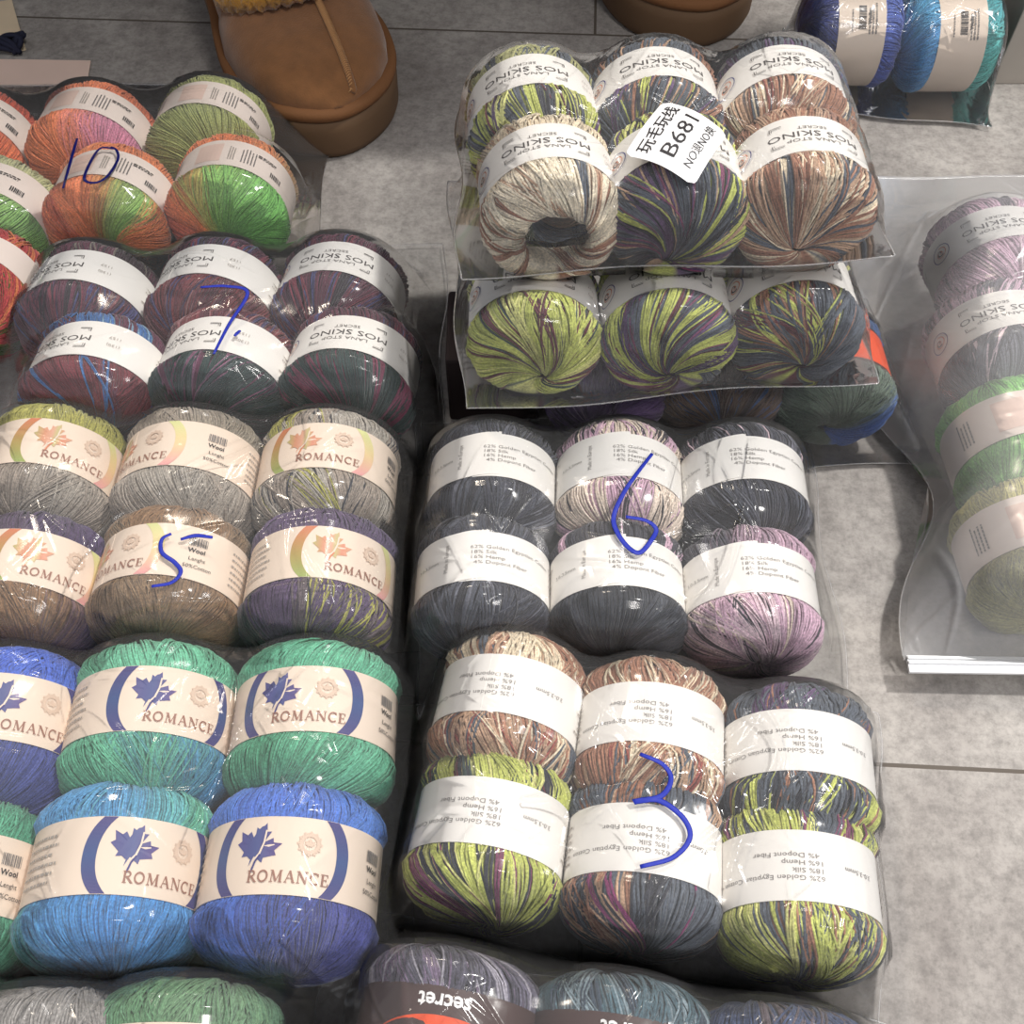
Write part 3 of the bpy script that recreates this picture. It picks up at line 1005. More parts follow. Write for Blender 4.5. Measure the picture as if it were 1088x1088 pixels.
# ------------------------------------------------------------------ bag marked 10 (back left)
g = 'yarn balls in the bag marked 10'
kw = dict(design='comp', paper=M_PAPER_P, D_=.080, L=.069, kind='fine', tilt=-9, half=.0150, group=g)
OR = (234, 124, 56); ORR = (214, 84, 48); GR = (134, 186, 80); OLV = (168, 172, 92); PK = (212, 128, 158)
bA = [
    ball(-24, 162, label='orange-red yarn ball cut off by the left edge, back row of the bag marked 10', cf=Sq(OR, ORR, OR), cb=Sq(OR, ORR, ORR), phase=5, **kw),
    ball(101, 158, label='orange and pink yarn ball, back middle of the bag marked 10', cf=Sq(OR, OR, PK, PK), cb=Sq((220, 130, 130), OR, (216, 110, 70)), phase=0, **kw),
    ball(225, 152, label='olive green yarn ball beside the tan slipper, in the bag marked 10', cf=Sq(OLV, (150, 158, 84), OLV), cb=Sq(OLV, (160, 168, 92)), phase=8, **kw),
    ball(-6, 238, label='pale lime and green yarn ball, front left of the bag marked 10', cf=Sq((190, 190, 130), (176, 188, 104), (140, 188, 90), (112, 168, 80)), cb=Sq((190, 190, 150), (190, 190, 130)), phase=-10, **kw),
    ball(122, 226, label='orange yarn ball with a green patch, front middle of the bag marked 10', cf=Sq(OR, (200, 84, 56), OR, OR, (150, 170, 80), GR, OR), cb=Sq(OR, (220, 124, 60)), phase=0, **kw),
    ball(248, 216, label='half orange, half bright green yarn ball, front right of the bag marked 10', cf=Sq(ORR, OR, (142, 190, 84), (124, 198, 88), (108, 184, 80)), cb=Sq(OR, (224, 120, 56), (190, 150, 90)), phase=3, **kw),
]
film = bag([(-95, 88), (268, 92), (305, 250), (-80, 285)], 0, bA, 'clear plastic bag marked 10 holding orange, pink and green yarn balls', 11, folds=([(110, 262), (150, 225), (200, 215)], [(190, 240), (230, 250)],))
ink(film, [[(82, 147), (77, 164), (67, 200)], [(122, 158), (106, 158), (94, 176), (90, 191), (102, 194), (114, 187), (125, 170), (124, 160), (118, 156)]], M_INK_D, .0010)

# ball below, at the left edge
bN = [ball(-22, 312, .078, .072, 'crimson, orange and green yarn ball low at the left edge, under the bag marked 10', None, 'mid', Mx(((176, 60, 60), 4, 5), ((200, 110, 60), 3, 4), ((90, 110, 50), 4, 6)), Mx(((200, 110, 60), 3, 4), ((176, 60, 60), 4, 5)), None, M_PAPER_P, phase=0, tilt=-18, half=.012, hole=Mx(((60, 30, 34), 1, 5)))]

# ------------------------------------------------------------------ bag marked 7
g = 'yarn balls in the bag marked 7'
kw = dict(D_=.0785, L=.070, kind='mid', tilt=-10, half=.0150, group=g, **MOSK)
bB = [
    ball(98, 334, label='dark maroon striped yarn ball, back left of the bag marked 7', cf=plum, cb=Mx(((60, 40, 50), 5, 6), ((92, 40, 62), 3, 3), ((120, 110, 100), .5, 1)), phase=-26, **kw),
    ball(232, 328, label='brick and maroon yarn ball under the 7, back middle of the bag marked 7', cf=plumr, cb=plum, phase=-28, yaw=-2, **kw),
    ball(362, 325, label='plum yarn ball, back right of the bag marked 7', cf=plum, cb=plum, phase=2, yaw=-4, **kw),
    ball(106, 411, label='blue and red yarn ball, front left of the bag marked 7', cf=Mx(((116, 38, 50), 7, 9), ((46, 104, 168), 2.4, 4), ((98, 46, 72), 3, 3)), cb=blup, phase=-26, **kw),
    ball(240, 406, label='plum yarn ball with dark green front, front middle of the bag marked 7', cf=bgrn, cb=plumr, phase=-28, yaw=-2, **kw),
    ball(374, 405, label='dark green and plum yarn ball, front right of the bag marked 7', cf=Mx(((38, 60, 58), 7, 10), ((122, 40, 74), 3, 5)), cb=plum, phase=2, yaw=-4, **kw),
]
film = bag([(30, 266), (415, 262), (450, 450), (18, 446)], 0, bB, 'clear plastic bag marked 7 holding maroon, plum and blue yarn balls', 12, folds=([(35, 300), (60, 260)], [(310, 410), (330, 425), (420, 440)], [(425, 300), (440, 440)],))
ink(film, [[(213, 305), (240, 304), (263, 311), (243, 345), (227, 376)], [(249, 357), (255, 351)]], M_INK, .0011)

# ------------------------------------------------------------------ bag marked 5
g = 'yarn balls in the bag marked 5'
kw = dict(D_=.0775, L=.073, kind='fine', tilt=-5, half=.0155, group=g, design='rainbow', paper=M_PAPER_C)
YO = (174, 170, 70); GY = (156, 142, 128); GY2 = (166, 158, 146); BR = (142, 106, 70); PU = (92, 72, 106)
bC = [
    ball(55, 513, label='mustard yellow and grey yarn ball, back left of the bag marked 5', cf=Sq(YO, GY, GY, GY2, GY), cb=Sq(YO, YO, (164, 162, 70)), phase=32, **kw),
    ball(203, 516, label='grey yarn ball, back middle of the bag marked 5', cf=Sq(GY, GY2, GY), cb=Sq(GY, (148, 138, 120)), phase=-36, **kw),
    ball(348, 518, label='grey yarn ball flecked with yellow, back right of the bag marked 5', cf=Mx((GY2, 9, 12), (GY, 5, 9), (YO, 1.3, 3), (CHAR, .5, 1)), cb=Mx((GY2, 7, 12), (GY, 5, 9), (YO, 1.6, 5), (CHAR, .5, 1)), phase=2, **kw),
    ball(32, 631, label='brown yarn ball with purple back, front left of the bag marked 5', cf=Sq(BR, (120, 96, 72), BR, BR, PU), cb=Sq(PU, (84, 66, 90), (80, 62, 110)), phase=34, **kw),
    ball(184, 625, label='brown yarn ball with the 5 over it, front middle of the bag marked 5', cf=Sq(BR, (136, 112, 84), BR), cb=Sq((132, 112, 84), BR, (124, 104, 78)), phase=-38, **kw),
    ball(341, 628, label='purple yarn ball striped with yellow, front right of the bag marked 5', cf=Mx((PU, 7, 9), ((112, 98, 104), 3, 4), (YO, 2.2, 3), (CHAR, 1, 2)), cb=Sq((98, 80, 116), PU, (90, 76, 110)), phase=30, **kw),
]
film = bag([(-60, 438), (408, 434), (436, 706), (-70, 712)], 0, bC, 'clear plastic bag marked 5 holding grey, brown and purple yarn balls', 13, folds=([(0, 690), (60, 640), (110, 560), (180, 520), (275, 470)], [(120, 650), (260, 630), (420, 625)],))
ink(film, [[(182, 567), (172, 573), (172, 587), (186, 598), (192, 608), (182, 619), (161, 623)], [(192, 573), (208, 569), (226, 571)]], M_INK, .0011)

# ------------------------------------------------------------------ bag of blue and green balls (front left)
g = 'yarn balls in the bag of blue and teal balls'
kw = dict(D_=.0790, L=.078, kind='fine', tilt=-4, half=.0162, group=g, design='navy', paper=M_PAPER_C)
TE = (92, 184, 146); TE2 = (70, 158, 122); BL = (56, 120, 206); LB = (60, 146, 204); NV = (52, 66, 142)
bD = [
    ball(2, 785, label='royal blue yarn ball at the left edge, back row of the blue and teal bag', cf=Sq(NV, (70, 84, 150), NV), cb=Sq((84, 96, 170), (60, 100, 210), (60, 110, 220)), phase=34, yaw=3, **kw),
    ball(163, 778, label='teal green yarn ball, back middle of the blue and teal bag', cf=Sq(TE2, TE2, TE, (60, 130, 150), LB), cb=Sq(TE, (100, 196, 156), TE), phase=28, yaw=2, **kw),
    ball(335, 778, label='teal green yarn ball, back right of the blue and teal bag', cf=Sq(TE2, (66, 150, 112), TE, TE2), cb=Sq(TE, (84, 184, 144), TE), phase=-2, yaw=1, **kw),
    ball(-55, 950, label='sea green yarn ball at the left edge, front row of the blue and teal bag', cf=Sq(TE2, TE, TE2), cb=Sq(TE, TE2), phase=-8, yaw=3, **kw),
    ball(128, 938, label='sky blue yarn ball with green tint, front middle of the blue and teal bag', cf=Sq((64, 170, 170), LB, (40, 130, 200), (50, 140, 210), LB), cb=Sq(LB, LB, LB, (70, 150, 200), (90, 180, 180), TE), phase=38, yaw=2, sz=.98, **kw),
    ball(310, 938, label='royal and navy blue yarn ball, front right of the blue and teal bag', cf=Sq((40, 96, 190), (44, 100, 200), NV, (58, 66, 150), NV), cb=Sq(BL, (60, 112, 216), BL), phase=2, yaw=-1, sz=.98, **kw),
]
film = bag([(-60, 704), (424, 690), (412, 1086), (-90, 1060)], 0, bD, 'unmarked clear plastic bag of blue and teal yarn balls with maple leaf labels', 14, creases=60, folds=([(330, 692), (262, 760), (232, 820), (206, 880)], [(300, 1000), (360, 1060)], [(8, 880), (42, 905), (60, 950)],))

# ------------------------------------------------------------------ bag at the bottom left corner
g = 'yarn balls in the bag cut off at the bottom left'
kw = dict(D_=.080, L=.073, kind='fine', tilt=-5, half=.0155, group=g, design='navy', paper=M_PAPER_C)
bE = [
    ball(-75, 1160, label='green yarn ball in the very bottom left corner', cf=Sq((96, 130, 96), (84, 140, 84)), cb=Sq((96, 140, 96), (90, 130, 90)), phase=20, **kw),
    ball(50, 1162, label='grey yarn ball beside the green ones at the bottom left', cf=Sq(GY, GY2), cb=Sq((132, 128, 126), (150, 146, 142), (126, 124, 122)), phase=10, **kw),
    ball(190, 1152, label='moss green yarn ball at the bottom edge, right in its bag', cf=Sq(TE2, (100, 150, 110)), cb=Sq((96, 146, 116), (88, 140, 96), (110, 152, 110), (90, 140, 110)), phase=0, **kw),
]
bag([(-80, 1056), (262, 1040), (292, 1300), (-80, 1300)], 0, bE, 'clear plastic bag of green and grey yarn balls cut off at the bottom left', 15)

# ------------------------------------------------------------------ bag at the bottom middle
g = 'yarn balls in the bag with orange and brown labels'
kw = dict(D_=.076, L=.076, kind='mid', tilt=-3, half=.019, group=g, design='secret', paper=M_PAPER_B, flip=True)
bF = [
    ball(470, 1120, label='violet grey yarn ball with brown and orange label at the bottom edge', cf=variSV, cb=Mx(((96, 92, 112), 6, 6), ((110, 92, 120), 3, 4), ((70, 68, 84), 3, 4), ((150, 146, 160), 1, 1)), phase=0, yaw=-9, **kw),
    ball(655, 1150, label='teal grey yarn ball at the bottom edge below the bag marked 3', cf=variS, cb=Mx(((70, 100, 112), 6, 6), ((60, 76, 92), 3, 4), ((120, 140, 150), 1.5, 1)), phase=0, yaw=-9, **kw),
    ball(835, 1184, label='dark blue yarn ball, last at the bottom edge below the bag marked 3', cf=variS, cb=Mx(((60, 76, 112), 6, 6), ((96, 84, 92), 3, 4)), phase=0, yaw=-9, **kw),
]
bag([(425, 1000), (925, 1108), (900, 1330), (375, 1300)], 0, bF, 'clear plastic bag with orange and brown labelled balls at the bottom edge', 16, creases=60)

# ------------------------------------------------------------------ bag marked 3
g = 'yarn balls in the bag marked 3'
kw = dict(D_=.0715, L=.073, kind='thick', tilt=-6, half=.0152, group=g, design='gold_plain', paper=M_PAPER_W, flip=True)
bG = [
    ball(540, 762, label='cream, orange and rust yarn ball, back left of the bag marked 3', cf=variR, cb=Mx((CREAM, 6, 7), (RUST, 3, 4), (SLATE, 2, 4), (TAN, 2, 2)), phase=-14, yaw=-10, **kw),
    ball(690, 791, label='rust brown yarn ball, back middle of the bag marked 3', cf=variR, cb=Mx((RUST, 6, 4), (CREAM, 3, 2), (TAN, 3, 3)), phase=-8, yaw=-8, **kw),
    ball(846, 820, label='slate and lime yarn ball, back right of the bag marked 3', cf=Mx((SLATE, 5, 7), (LIME, 4, 6), (CHAR, 2, 2), (RUST, 1.5, 2)), cb=Mx((SLATE, 8, 8), (VIO, 2, 4), (RUST, 1, 2)), phase=-12, yaw=-7, **kw),
    ball(520, 892, label='lime green striped yarn ball, front left of the bag marked 3', cf=Mx((LIME, 9, 5), (CHAR, 2.6, 2.4), (MAG, .9, 1.4), (LIME2, 2, 2)), cb=variL, phase=-10, yaw=-9, **kw),
    ball(683, 920, label='slate and rust yarn ball with magenta strands, front middle of the bag marked 3', cf=Mx((SLATE, 6, 5), (RUST, 3, 3), ((140, 44, 106), 1.2, 2.5), (CHAR, 3, 3), (TAN, 1, 1)), cb=Mx((SLATE, 6, 6), (RUST, 4, 5), (TAN, 1, 2)), phase=-6, yaw=-8, **kw),
    ball(846, 948, label='slate yarn ball with bold lime stripes, front right of the bag marked 3', cf=Mx((LIME, 5, 3.4), (SLATE, 4, 4), (MAROON, 1, 1.4), (LIME2, 2, 1.5), (RUST, .8, 1.4)), cb=Mx((LIME, 5, 4), (SLATE, 4, 7), (MAG, 1, 1.6), (LIME2, 1, 2)), phase=-12, yaw=-6, **kw),
]
film = bag([(466, 682), (920, 752), (932, 1084), (418, 992)], 0, bG, 'clear plastic bag marked 3 holding lime, slate and rust yarn balls', 17, creases=60, folds=([(560, 850), (640, 840), (700, 830)], [(800, 720), (830, 800), (790, 870), (770, 930)], [(450, 880), (470, 860)],))
ink(film, [[(680, 801), (704, 812), (713, 828), (702, 846), (673, 852), (699, 850), (725, 868), (733, 890), (715, 911), (680, 921)]], M_INK, .00125)

# ------------------------------------------------------------------ bag marked 6
g = 'yarn balls in the bag marked 6'
kw = dict(D_=.0715, L=.069, kind='mid', tilt=-5, half=.0148, group=g, skew=.0016, **GOLD)
bH = [
    ball(523, 524, label='charcoal yarn ball, back left of the bag marked 6', cf=charc, cb=charc, phase=12, yaw=-2, **kw),
    ball(657, 524, label='cream and pink yarn ball, back middle of the bag marked 6', cf=Mx(((226, 208, 190), 5, 10), (LILAC, 4, 6), ((66, 62, 72), .6, 1)), cb=Mx(((224, 206, 186), 5, 8), (LILAC, 4, 7), ((66, 62, 72), .7, 1)), phase=10, yaw=-3, **kw),
    ball(788, 527, label='charcoal yarn ball with lilac stripes, back right of the bag marked 6', cf=charc, cb=charl, phase=0, yaw=-3, **kw),
    ball(513, 629, label='charcoal yarn ball, front left of the bag marked 6', cf=charc, cb=charc, phase=10, yaw=-1, **kw),
    ball(655, 634, label='charcoal yarn ball with pink back, front middle of the bag marked 6', cf=Mx(((46, 50, 58), 8, 9), ((64, 68, 78), 3, 3), ((92, 96, 104), .6, 1)), cb=Mx(((62, 62, 72), 6, 8), (LILAC, 3, 6)), phase=8, yaw=-2, **kw),
    ball(795, 641, label='lilac pink yarn ball with dark stripes, front right of the bag marked 6', cf=pinks, cb=Sq((64, 64, 74), (80, 78, 90), LILAC, LILAC), phase=4, yaw=-3, **kw),
]
film = bag([(452, 447), (854, 451), (882, 716), (424, 706)], 0, bH, 'clear plastic bag marked 6 holding charcoal and pink yarn balls', 18, folds=([(800, 470), (785, 560), (760, 620), (700, 650)], [(745, 455), (712, 540)],))
ink(film, [[(693, 482), (676, 504), (662, 525), (652, 549), (656, 566), (668, 582), (680, 587), (692, 574), (697, 562), (686, 553), (665, 549)]], M_INK, .0013)
tail = [P(x, y, z) for (x, y), z in zip(smooth_path([(628, 606), (604, 622), (598, 645), (612, 668), (650, 690), (700, 708)], 6), np.linspace(.062, .012, 31))]
e = bH[4]['obj']
v, f = tube(tail, .0008, 6)
bpy.context.view_layer.update()
o = bpy.data.objects.new('yarn_tail', fast_mesh('yarn_tail', v, f, flat_mat('pale_yarn_end', (206, 198, 188), .8)))
link(o, e); o.matrix_parent_inverse = e.matrix_world.inverted()
o['label'] = 'loose pale end of yarn'

# ------------------------------------------------------------------ stack of three bags (back right of the middle)
Z1, Z2 = .062, .122
g = 'yarn balls in the lowest bag of the stack'
kw = dict(D_=.070, L=.070, kind='mid', tilt=-4, half=.0165, group=g)
bK = [
    ball(642, 400, label='purple yarn ball peeking out left, lowest bag of the stack', cf=Mx(((92, 62, 118), 6, 6), ((70, 46, 92), 3, 4), ((140, 116, 156), .8, 1)), cb=Mx(((92, 62, 118), 6, 6), ((70, 46, 92), 3, 4)), design='secret_front', paper=M_PAPER_B, **kw),
    ball(762, 400, label='brown and blue yarn ball, middle of the lowest bag of the stack', cf=Mx(((104, 84, 72), 6, 4), ((58, 90, 140), 2.4, 2), ((70, 60, 60), 3, 4)), cb=Mx(((104, 84, 72), 6, 4), ((58, 90, 140), 2.4, 2)), design='secret_front', paper=M_PAPER_B, **kw),
    ball(880, 402, label='green yarn ball with blue rim and orange label, lowest bag of the stack', cf=Sq((88, 106, 90), (84, 102, 84), (92, 110, 92), (96, 112, 98), (56, 104, 190)), cb=Sq((66, 84, 72), (60, 90, 110), (52, 90, 160)), design='secret_front', paper=M_PAPER_B, **kw),
]
bag([(565, 330), (925, 318), (946, 476), (572, 470)], 0, bK, 'lowest clear plastic bag of the stack, purple and green balls', 19, group='stacked bags of yarn balls', creases=70)

g = 'yarn balls in the middle bag of the stack'
kw = dict(D_=.0715, L=.069, kind='thick', tilt=-6, half=.0150, group=g, base=Z1, **MOSK)
bJ = [
    ball(556, 232, label='rust brown yarn ball showing at the left of the stack, middle bag', cf=variL2, cb=variR, phase=0, **kw),
    ball(682, 232, label='slate yarn ball in the back of the middle bag of the stack', cf=variS, cb=variS, phase=0, **kw),
    ball(804, 228, label='rust and slate yarn ball, back right in the middle bag of the stack', cf=variS, cb=variR, phase=0, **kw),
    ball(567, 340, label='lime yarn ball with maroon streaks, front left of the middle bag of the stack', cf=Mx((LIME, 10, 6), (MAROON, 1.8, 1.6), (DKGR, 1.4, 1.4), (LIME2, 2, 2)), cb=variL, phase=0, **kw),
    ball(706, 338, label='slate, violet and lime yarn ball, front middle of the middle bag of the stack', cf=Mx((SLATE, 5, 6), (VIO, 2, 4), (LIME, 3.5, 4), (MAROON, 1.2, 1.5), (MAG, .8, 1)), cb=variL2, phase=0, **kw),
    ball(838, 330, label='slate yarn ball with rust and lime, front right of the middle bag of the stack', cf=Mx((SLATE, 7, 7), (RUST, 2, 2), (LIME, 1.5, 2), (MAROON, 1, 2)), cb=variS, phase=0, **kw),
]
bag([(470, 180), (890, 160), (895, 402), (494, 420)], Z1, bJ, 'middle clear plastic bag of the stack, lime and slate balls facing out', 20, group='stacked bags of yarn balls', fit=True, zc=[Z1 + .03, Z1 + .03, Z1 + .022, Z1 + .016], folds=([(600, 330), (680, 350), (760, 352), (840, 300)], [(700, 300), (720, 345), (890, 350)],))

g = 'yarn balls in the top bag with the white price sticker'
kw = dict(D_=.0715, L=.069, kind='thick', half=.0150, group=g, base=Z2, **MOSK)
bI = [
    ball(567, 136, label='lime striped yarn ball, back left of the stickered top bag', cf=variL2, cb=Mx(((170, 170, 110), 4, 4), (SLATE, 2, 3)), phase=-8, tilt=-7, yaw=4, **kw),
    ball(695, 128, label='slate and rust yarn ball, back middle of the stickered top bag', cf=variS, cb=Mx((SLATE, 4, 4), (RUST, 3, 4), (TAN, 1, 1)), phase=2, tilt=-7, yaw=0, **kw),
    ball(828, 126, label='brown and slate yarn ball, back right of the stickered top bag', cf=variR, cb=Mx((SLATE, 5, 5), (VIO, 2, 3)), phase=2, tilt=-7, yaw=-2, **kw),
    ball(583, 212, label='cream yarn ball with open end, front left of the stickered top bag', cf=variC, cb=Mx((CREAM, 8, 9), (TAN, 1, 2)), phase=-4, tilt=-7, yaw=4, hole=Mx((SLATE, 4, 8), ((90, 100, 84), 2, 5), (TAN, 2, 4)), **kw),
    ball(715, 208, label='dark slate, violet and lime yarn ball just below the white price sticker', cf=Mx((SLATE, 6, 6), (CHAR, 3, 4), (VIO, 2, 3), (MAG, .8, 1.6), (LIME, 1.6, 3), (TAN, .8, 1)), cb=variL2, phase=6, tilt=-6, yaw=0, **kw),
    ball(848, 204, label='rust and cream yarn ball, front right of the stickered top bag', cf=Mx((RUST, 6, 4), (CREAM, 4, 4), (SLATE, 2.4, 3), (TAN, 3, 3)), cb=Mx((TAN, 5, 5), (RUST, 4, 4)), phase=2, tilt=-6, yaw=-2, **kw),
]
film = bag([(494, 58), (866, 40), (934, 266), (508, 298)], Z2, bI, 'top clear plastic bag of the stack with a white price sticker', 21, group='stacked bags of yarn balls', fit=True, zc=[Z2 + .022, Z2 + .03, Z2 + .030, Z2 + .022], creases=60, folds=([(560, 285), (700, 276), (930, 250)], [(800, 190), (790, 160), (640, 200)],))


def sticker(film):
    cs = [film.hit(*q, .0035) for q in ((663, 165), (705, 108), (773, 143), (737, 198))]   # left, top, right, bottom
    zmean = max(c.z for c in cs)
    cs = [P(x, y, .5 * c.z + .5 * zmean) for (x, y), c in zip(((663, 165), (705, 108), (773, 143), (737, 198)), cs)]
    Lc, Tc, Rc, Bc = cs
    # s along the reading direction (left -> top), t from the bottom line (bottom -> left)
    def at(s, t, lift=0):
        q = Bc.lerp(Rc, s).lerp(Lc.lerp(Tc, s), t)
        z = q.z + .005 * math.sin(math.pi * t) * .7 + .002 * math.sin(math.pi * s)
        z = max(z, film.z(q.x, q.y) + .0008)
        return Vector((q.x, q.y, q.z)), z
    ns, ntt = 24, 24
    Z = np.zeros((ns + 1, ntt + 1)); Q = np.zeros((ns + 1, ntt + 1, 2))
    for i in range(ns + 1):
        for j in range(ntt + 1):
            q, z = at(i / ns, j / ntt); Q[i, j] = q.x, q.y; Z[i, j] = z
    for _ in range(30):
        Z2_ = Z.copy(); Z2_[1:-1, 1:-1] = (Z[:-2, 1:-1] + Z[2:, 1:-1] + Z[1:-1, :-2] + Z[1:-1, 2:]) / 4; Z = np.maximum(Z, Z2_)
    def surf(s, t, lift):
        a, b = min(max(s, 0), 1) * ns, min(max(t, 0), 1) * ntt
        i, j = min(int(a), ns - 1), min(int(b), ntt - 1); fa, fb = a - i, b - j
        def bi(A): return A[i, j] * (1 - fa) * (1 - fb) + A[i + 1, j] * fa * (1 - fb) + A[i, j + 1] * (1 - fa) * fb + A[i + 1, j + 1] * fa * fb
        q = bi(Q); return (q[0] - film.ctr.x, q[1] - film.ctr.y, bi(Z) + lift - film.ctr.z)
    # rounded-corner sheet: grid with corners pulled in, with thickness
    wS, wT = (Rc - Bc).length, (Lc - Bc).length
    rc = .0035
    V = []
    n = 24
    for i in range(n + 1):
        for j in range(n + 1):
            s, t = i / n, j / n
            t0 = 0
            ds = min(s, 1 - s) * wS
            if ds < rc: t0 = (rc - math.sqrt(max(0, rc * rc - (rc - ds) ** 2))) / wT
            V.append(surf(s, t0 + t * (1 - 2 * t0), 0))
    top = len(V)
    V += [(x, y, z - .00025) for x, y, z in V]
    ftop = grid_faces(n + 1, n + 1)
    F_ = np.vstack([ftop[:, ::-1], ftop + top])
    rim = [i * (n + 1) for i in range(n + 1)] + [n * (n + 1) + j for j in range(1, n + 1)] + [i * (n + 1) + n for i in range(n - 1, -1, -1)] + [j for j in range(n - 1, 0, -1)]
    rq = np.array([[rim[k], rim[(k + 1) % len(rim)], rim[(k + 1) % len(rim)] + top, rim[k] + top] for k in range(len(rim))])
    st = bpy.data.objects.new('price_sticker', fast_mesh('price_sticker', np.array(V), np.vstack([F_, rq]), M_STICKER, smooth=False))
    link(st, film.obj); st['label'] = 'white price sticker with black writing'
    # writing
    vs, fs, off = [], [], 0
    items = [text_geo('玩毛玩线', wT * .225, wS * .50, wT * .78, bold=.00008), text_geo('B681', wT * .31, wS * .48, wT * .475, sx=1.05), text_geo('NO退NO换', wT * .155, wS * .50, wT * .185)]
    for k, (v, f) in enumerate(items):
        if k == 0:
            ext = v[:, 0].max() - v[:, 0].min(); sc = wS * .84 / ext; cx = (v[:, 0].max() + v[:, 0].min()) / 2; v[:, 0] = (v[:, 0] - cx) * sc + wS * .5
        if k == 1:
            ext = v[:, 0].max() - v[:, 0].min(); sc = wS * .72 / ext; cx = (v[:, 0].max() + v[:, 0].min()) / 2; v[:, 0] = (v[:, 0] - cx) * sc + wS * .52
        if k == 2:
            ext = v[:, 0].max() - v[:, 0].min(); sc = wS * .74 / ext; cx = (v[:, 0].max() + v[:, 0].min()) / 2; v[:, 0] = (v[:, 0] - cx) * sc + wS * .53
        for x, y in v: vs.append(surf(x / wS, y / wT, .0003))
        fs += [[i + off for i in q] for q in f]; off += len(v)
    link(bpy.data.objects.new('writing', fast_mesh('writing', np.array(vs), fs, M_BLACK, smooth=False)), st)


sticker(film)

# ------------------------------------------------------------------ bag at the top right (balls lying crosswise)
g = 'blue yarn balls by the grey panel'
kw = dict(D_=.078, L=.072, kind='fine', tilt=0, half=.0175, group=g, design='code', paper=M_PAPER_C, yaw=90)
bL = [
    ball(900, 36, label='dark blue to violet yarn ball in the bag at the top right', cf=Sq((70, 96, 190), (90, 120, 210), (96, 110, 200)), cb=Sq((44, 50, 90), (60, 80, 170), (40, 50, 90)), phase=-38, **kw),
    ball(1003, 42, label='bright cyan yarn ball in the bag beside the grey panel', cf=Sq((80, 190, 180), (60, 180, 190), (80, 190, 180)), cb=Sq((70, 150, 214), (84, 182, 226), (70, 160, 210)), phase=-38, **kw),
]
bag([(835, -60), (1050, -40), (1040, 104), (846, 92)], 0, bL, 'clear plastic bag of blue yarn balls lying crosswise at the top right', 22, fit=True)

# ------------------------------------------------------------------ large milky zip bag (right edge)
g = 'yarn balls in the milky zip bag'
kw = dict(D_=.079, L=.072, half=.0150, group=g)
bM = [
    ball(1056, 288, label='pale pink yarn ball at the top of the milky zip bag', kind='thick', cf=Mx((LILAC, 7, 7), ((96, 84, 96), 2, 2), (PINKW, 2, 3)), cb=Mx((LILAC, 8, 8), (PINKW, 3, 3), ((110, 96, 110), .6, 1)), tilt=-8, phase=-12, base=.012, **{**kw, **MOSK}),
    ball(1062, 378, label='pink yarn ball with charcoal strands, second ball in the milky zip bag', kind='thick', cf=charl, cb=Mx((LILAC, 6, 4), ((90, 84, 96), 4, 4)), tilt=-8, phase=-18, base=.006, **{**kw, **MOSK}),
    ball(1082, 483, label='bright green yarn ball, third from the top in the milky zip bag', kind='fine', cf=Sq((120, 190, 80), (110, 186, 80), (130, 190, 90)), cb=Sq((120, 200, 80), (110, 190, 70)), tilt=-6, phase=-10, design='comp', paper=M_PAPER_P, **kw),
    ball(1100, 592, label='olive yellow yarn ball nearest the white zip of the milky bag', kind='fine', cf=Sq((150, 146, 70), (160, 156, 80)), cb=Sq((190, 184, 96), (186, 178, 90)), tilt=-6, phase=-10, design='comp', paper=M_PAPER_P, **kw),
]
zc = [.004, .004, .020, .016]
cpx = [(938, 186), (1210, 190), (1220, 706), (957, 672)]
film = bag(cpx, 0, bM, 'large milky plastic zip bag of pink and green yarn balls', 23, mat=M_FILM_HAZY, zc=zc, creases=60, peaks=((.05, .76, .045, .14), (.16, .30, .035, .12)), notch=((.26, .13, .034), (.62, .05, .014), (.74, .08, -.004)), folds=([(998, 200), (965, 260), (938, 318)], [(938, 318), (1000, 335), (1088, 325)], [(962, 385), (1005, 470), (1008, 550), (1032, 620), (1034, 690)], [(957, 672), (1030, 615)],))
zp = [film.cs[3] + Vector((0, 0, .001)), film.cs[2] + Vector((0, 0, .001))]
d = (zp[1] - zp[0]); d.normalize(); nrm = Vector((-d.y, d.x, 0))
V, Fs = [], []
for k, (o0, o1, zt) in enumerate(((-.006, .0035, .0), (-.0015, .0, .0014), (.0012, .0027, .0014))):
    for e_ in zp:
        for a, b in ((o0, -.001 + 0), (o1, -.001), (o1, .0008 + zt), (o0, .0008 + zt)):
            V.append(tuple(e_ + nrm * a + Vector((0, 0, b)) - film.ctr))
    q = len(V) - 8
    Fs += [[q, q + 1, q + 2, q + 3], [q + 7, q + 6, q + 5, q + 4]] + [[q + i, q + 4 + i, q + 4 + (i + 1) % 4, q + (i + 1) % 4] for i in range(4)]
o = link(bpy.data.objects.new('zip_closure', fast_mesh('zip_closure', np.array(V), Fs, flat_mat('white_zip_plastic', (232, 233, 234), .35), smooth=False)), film.obj)
o['label'] = 'white ribbed zip closure'


# ------------------------------------------------------------------ slippers
M_SUEDE = flat_mat('tan_suede', (130, 88, 52), .9, bump=.5, scale=900, var=.12, sheen=.4)
M_SOLE = flat_mat('brown_rubber_sole', (104, 80, 58), .7, bump=.1, scale=500)
M_RIM = flat_mat('tan_welt', (124, 84, 52), .8, bump=.3, scale=900)
M_FUZZ = flat_mat('mustard_fleece', (172, 122, 44), .95, bump=1.0, scale=700, var=.25, sheen=.5)
M_THREAD = flat_mat('tan_stitching', (188, 142, 96), .8, bump=.4, scale=2000)


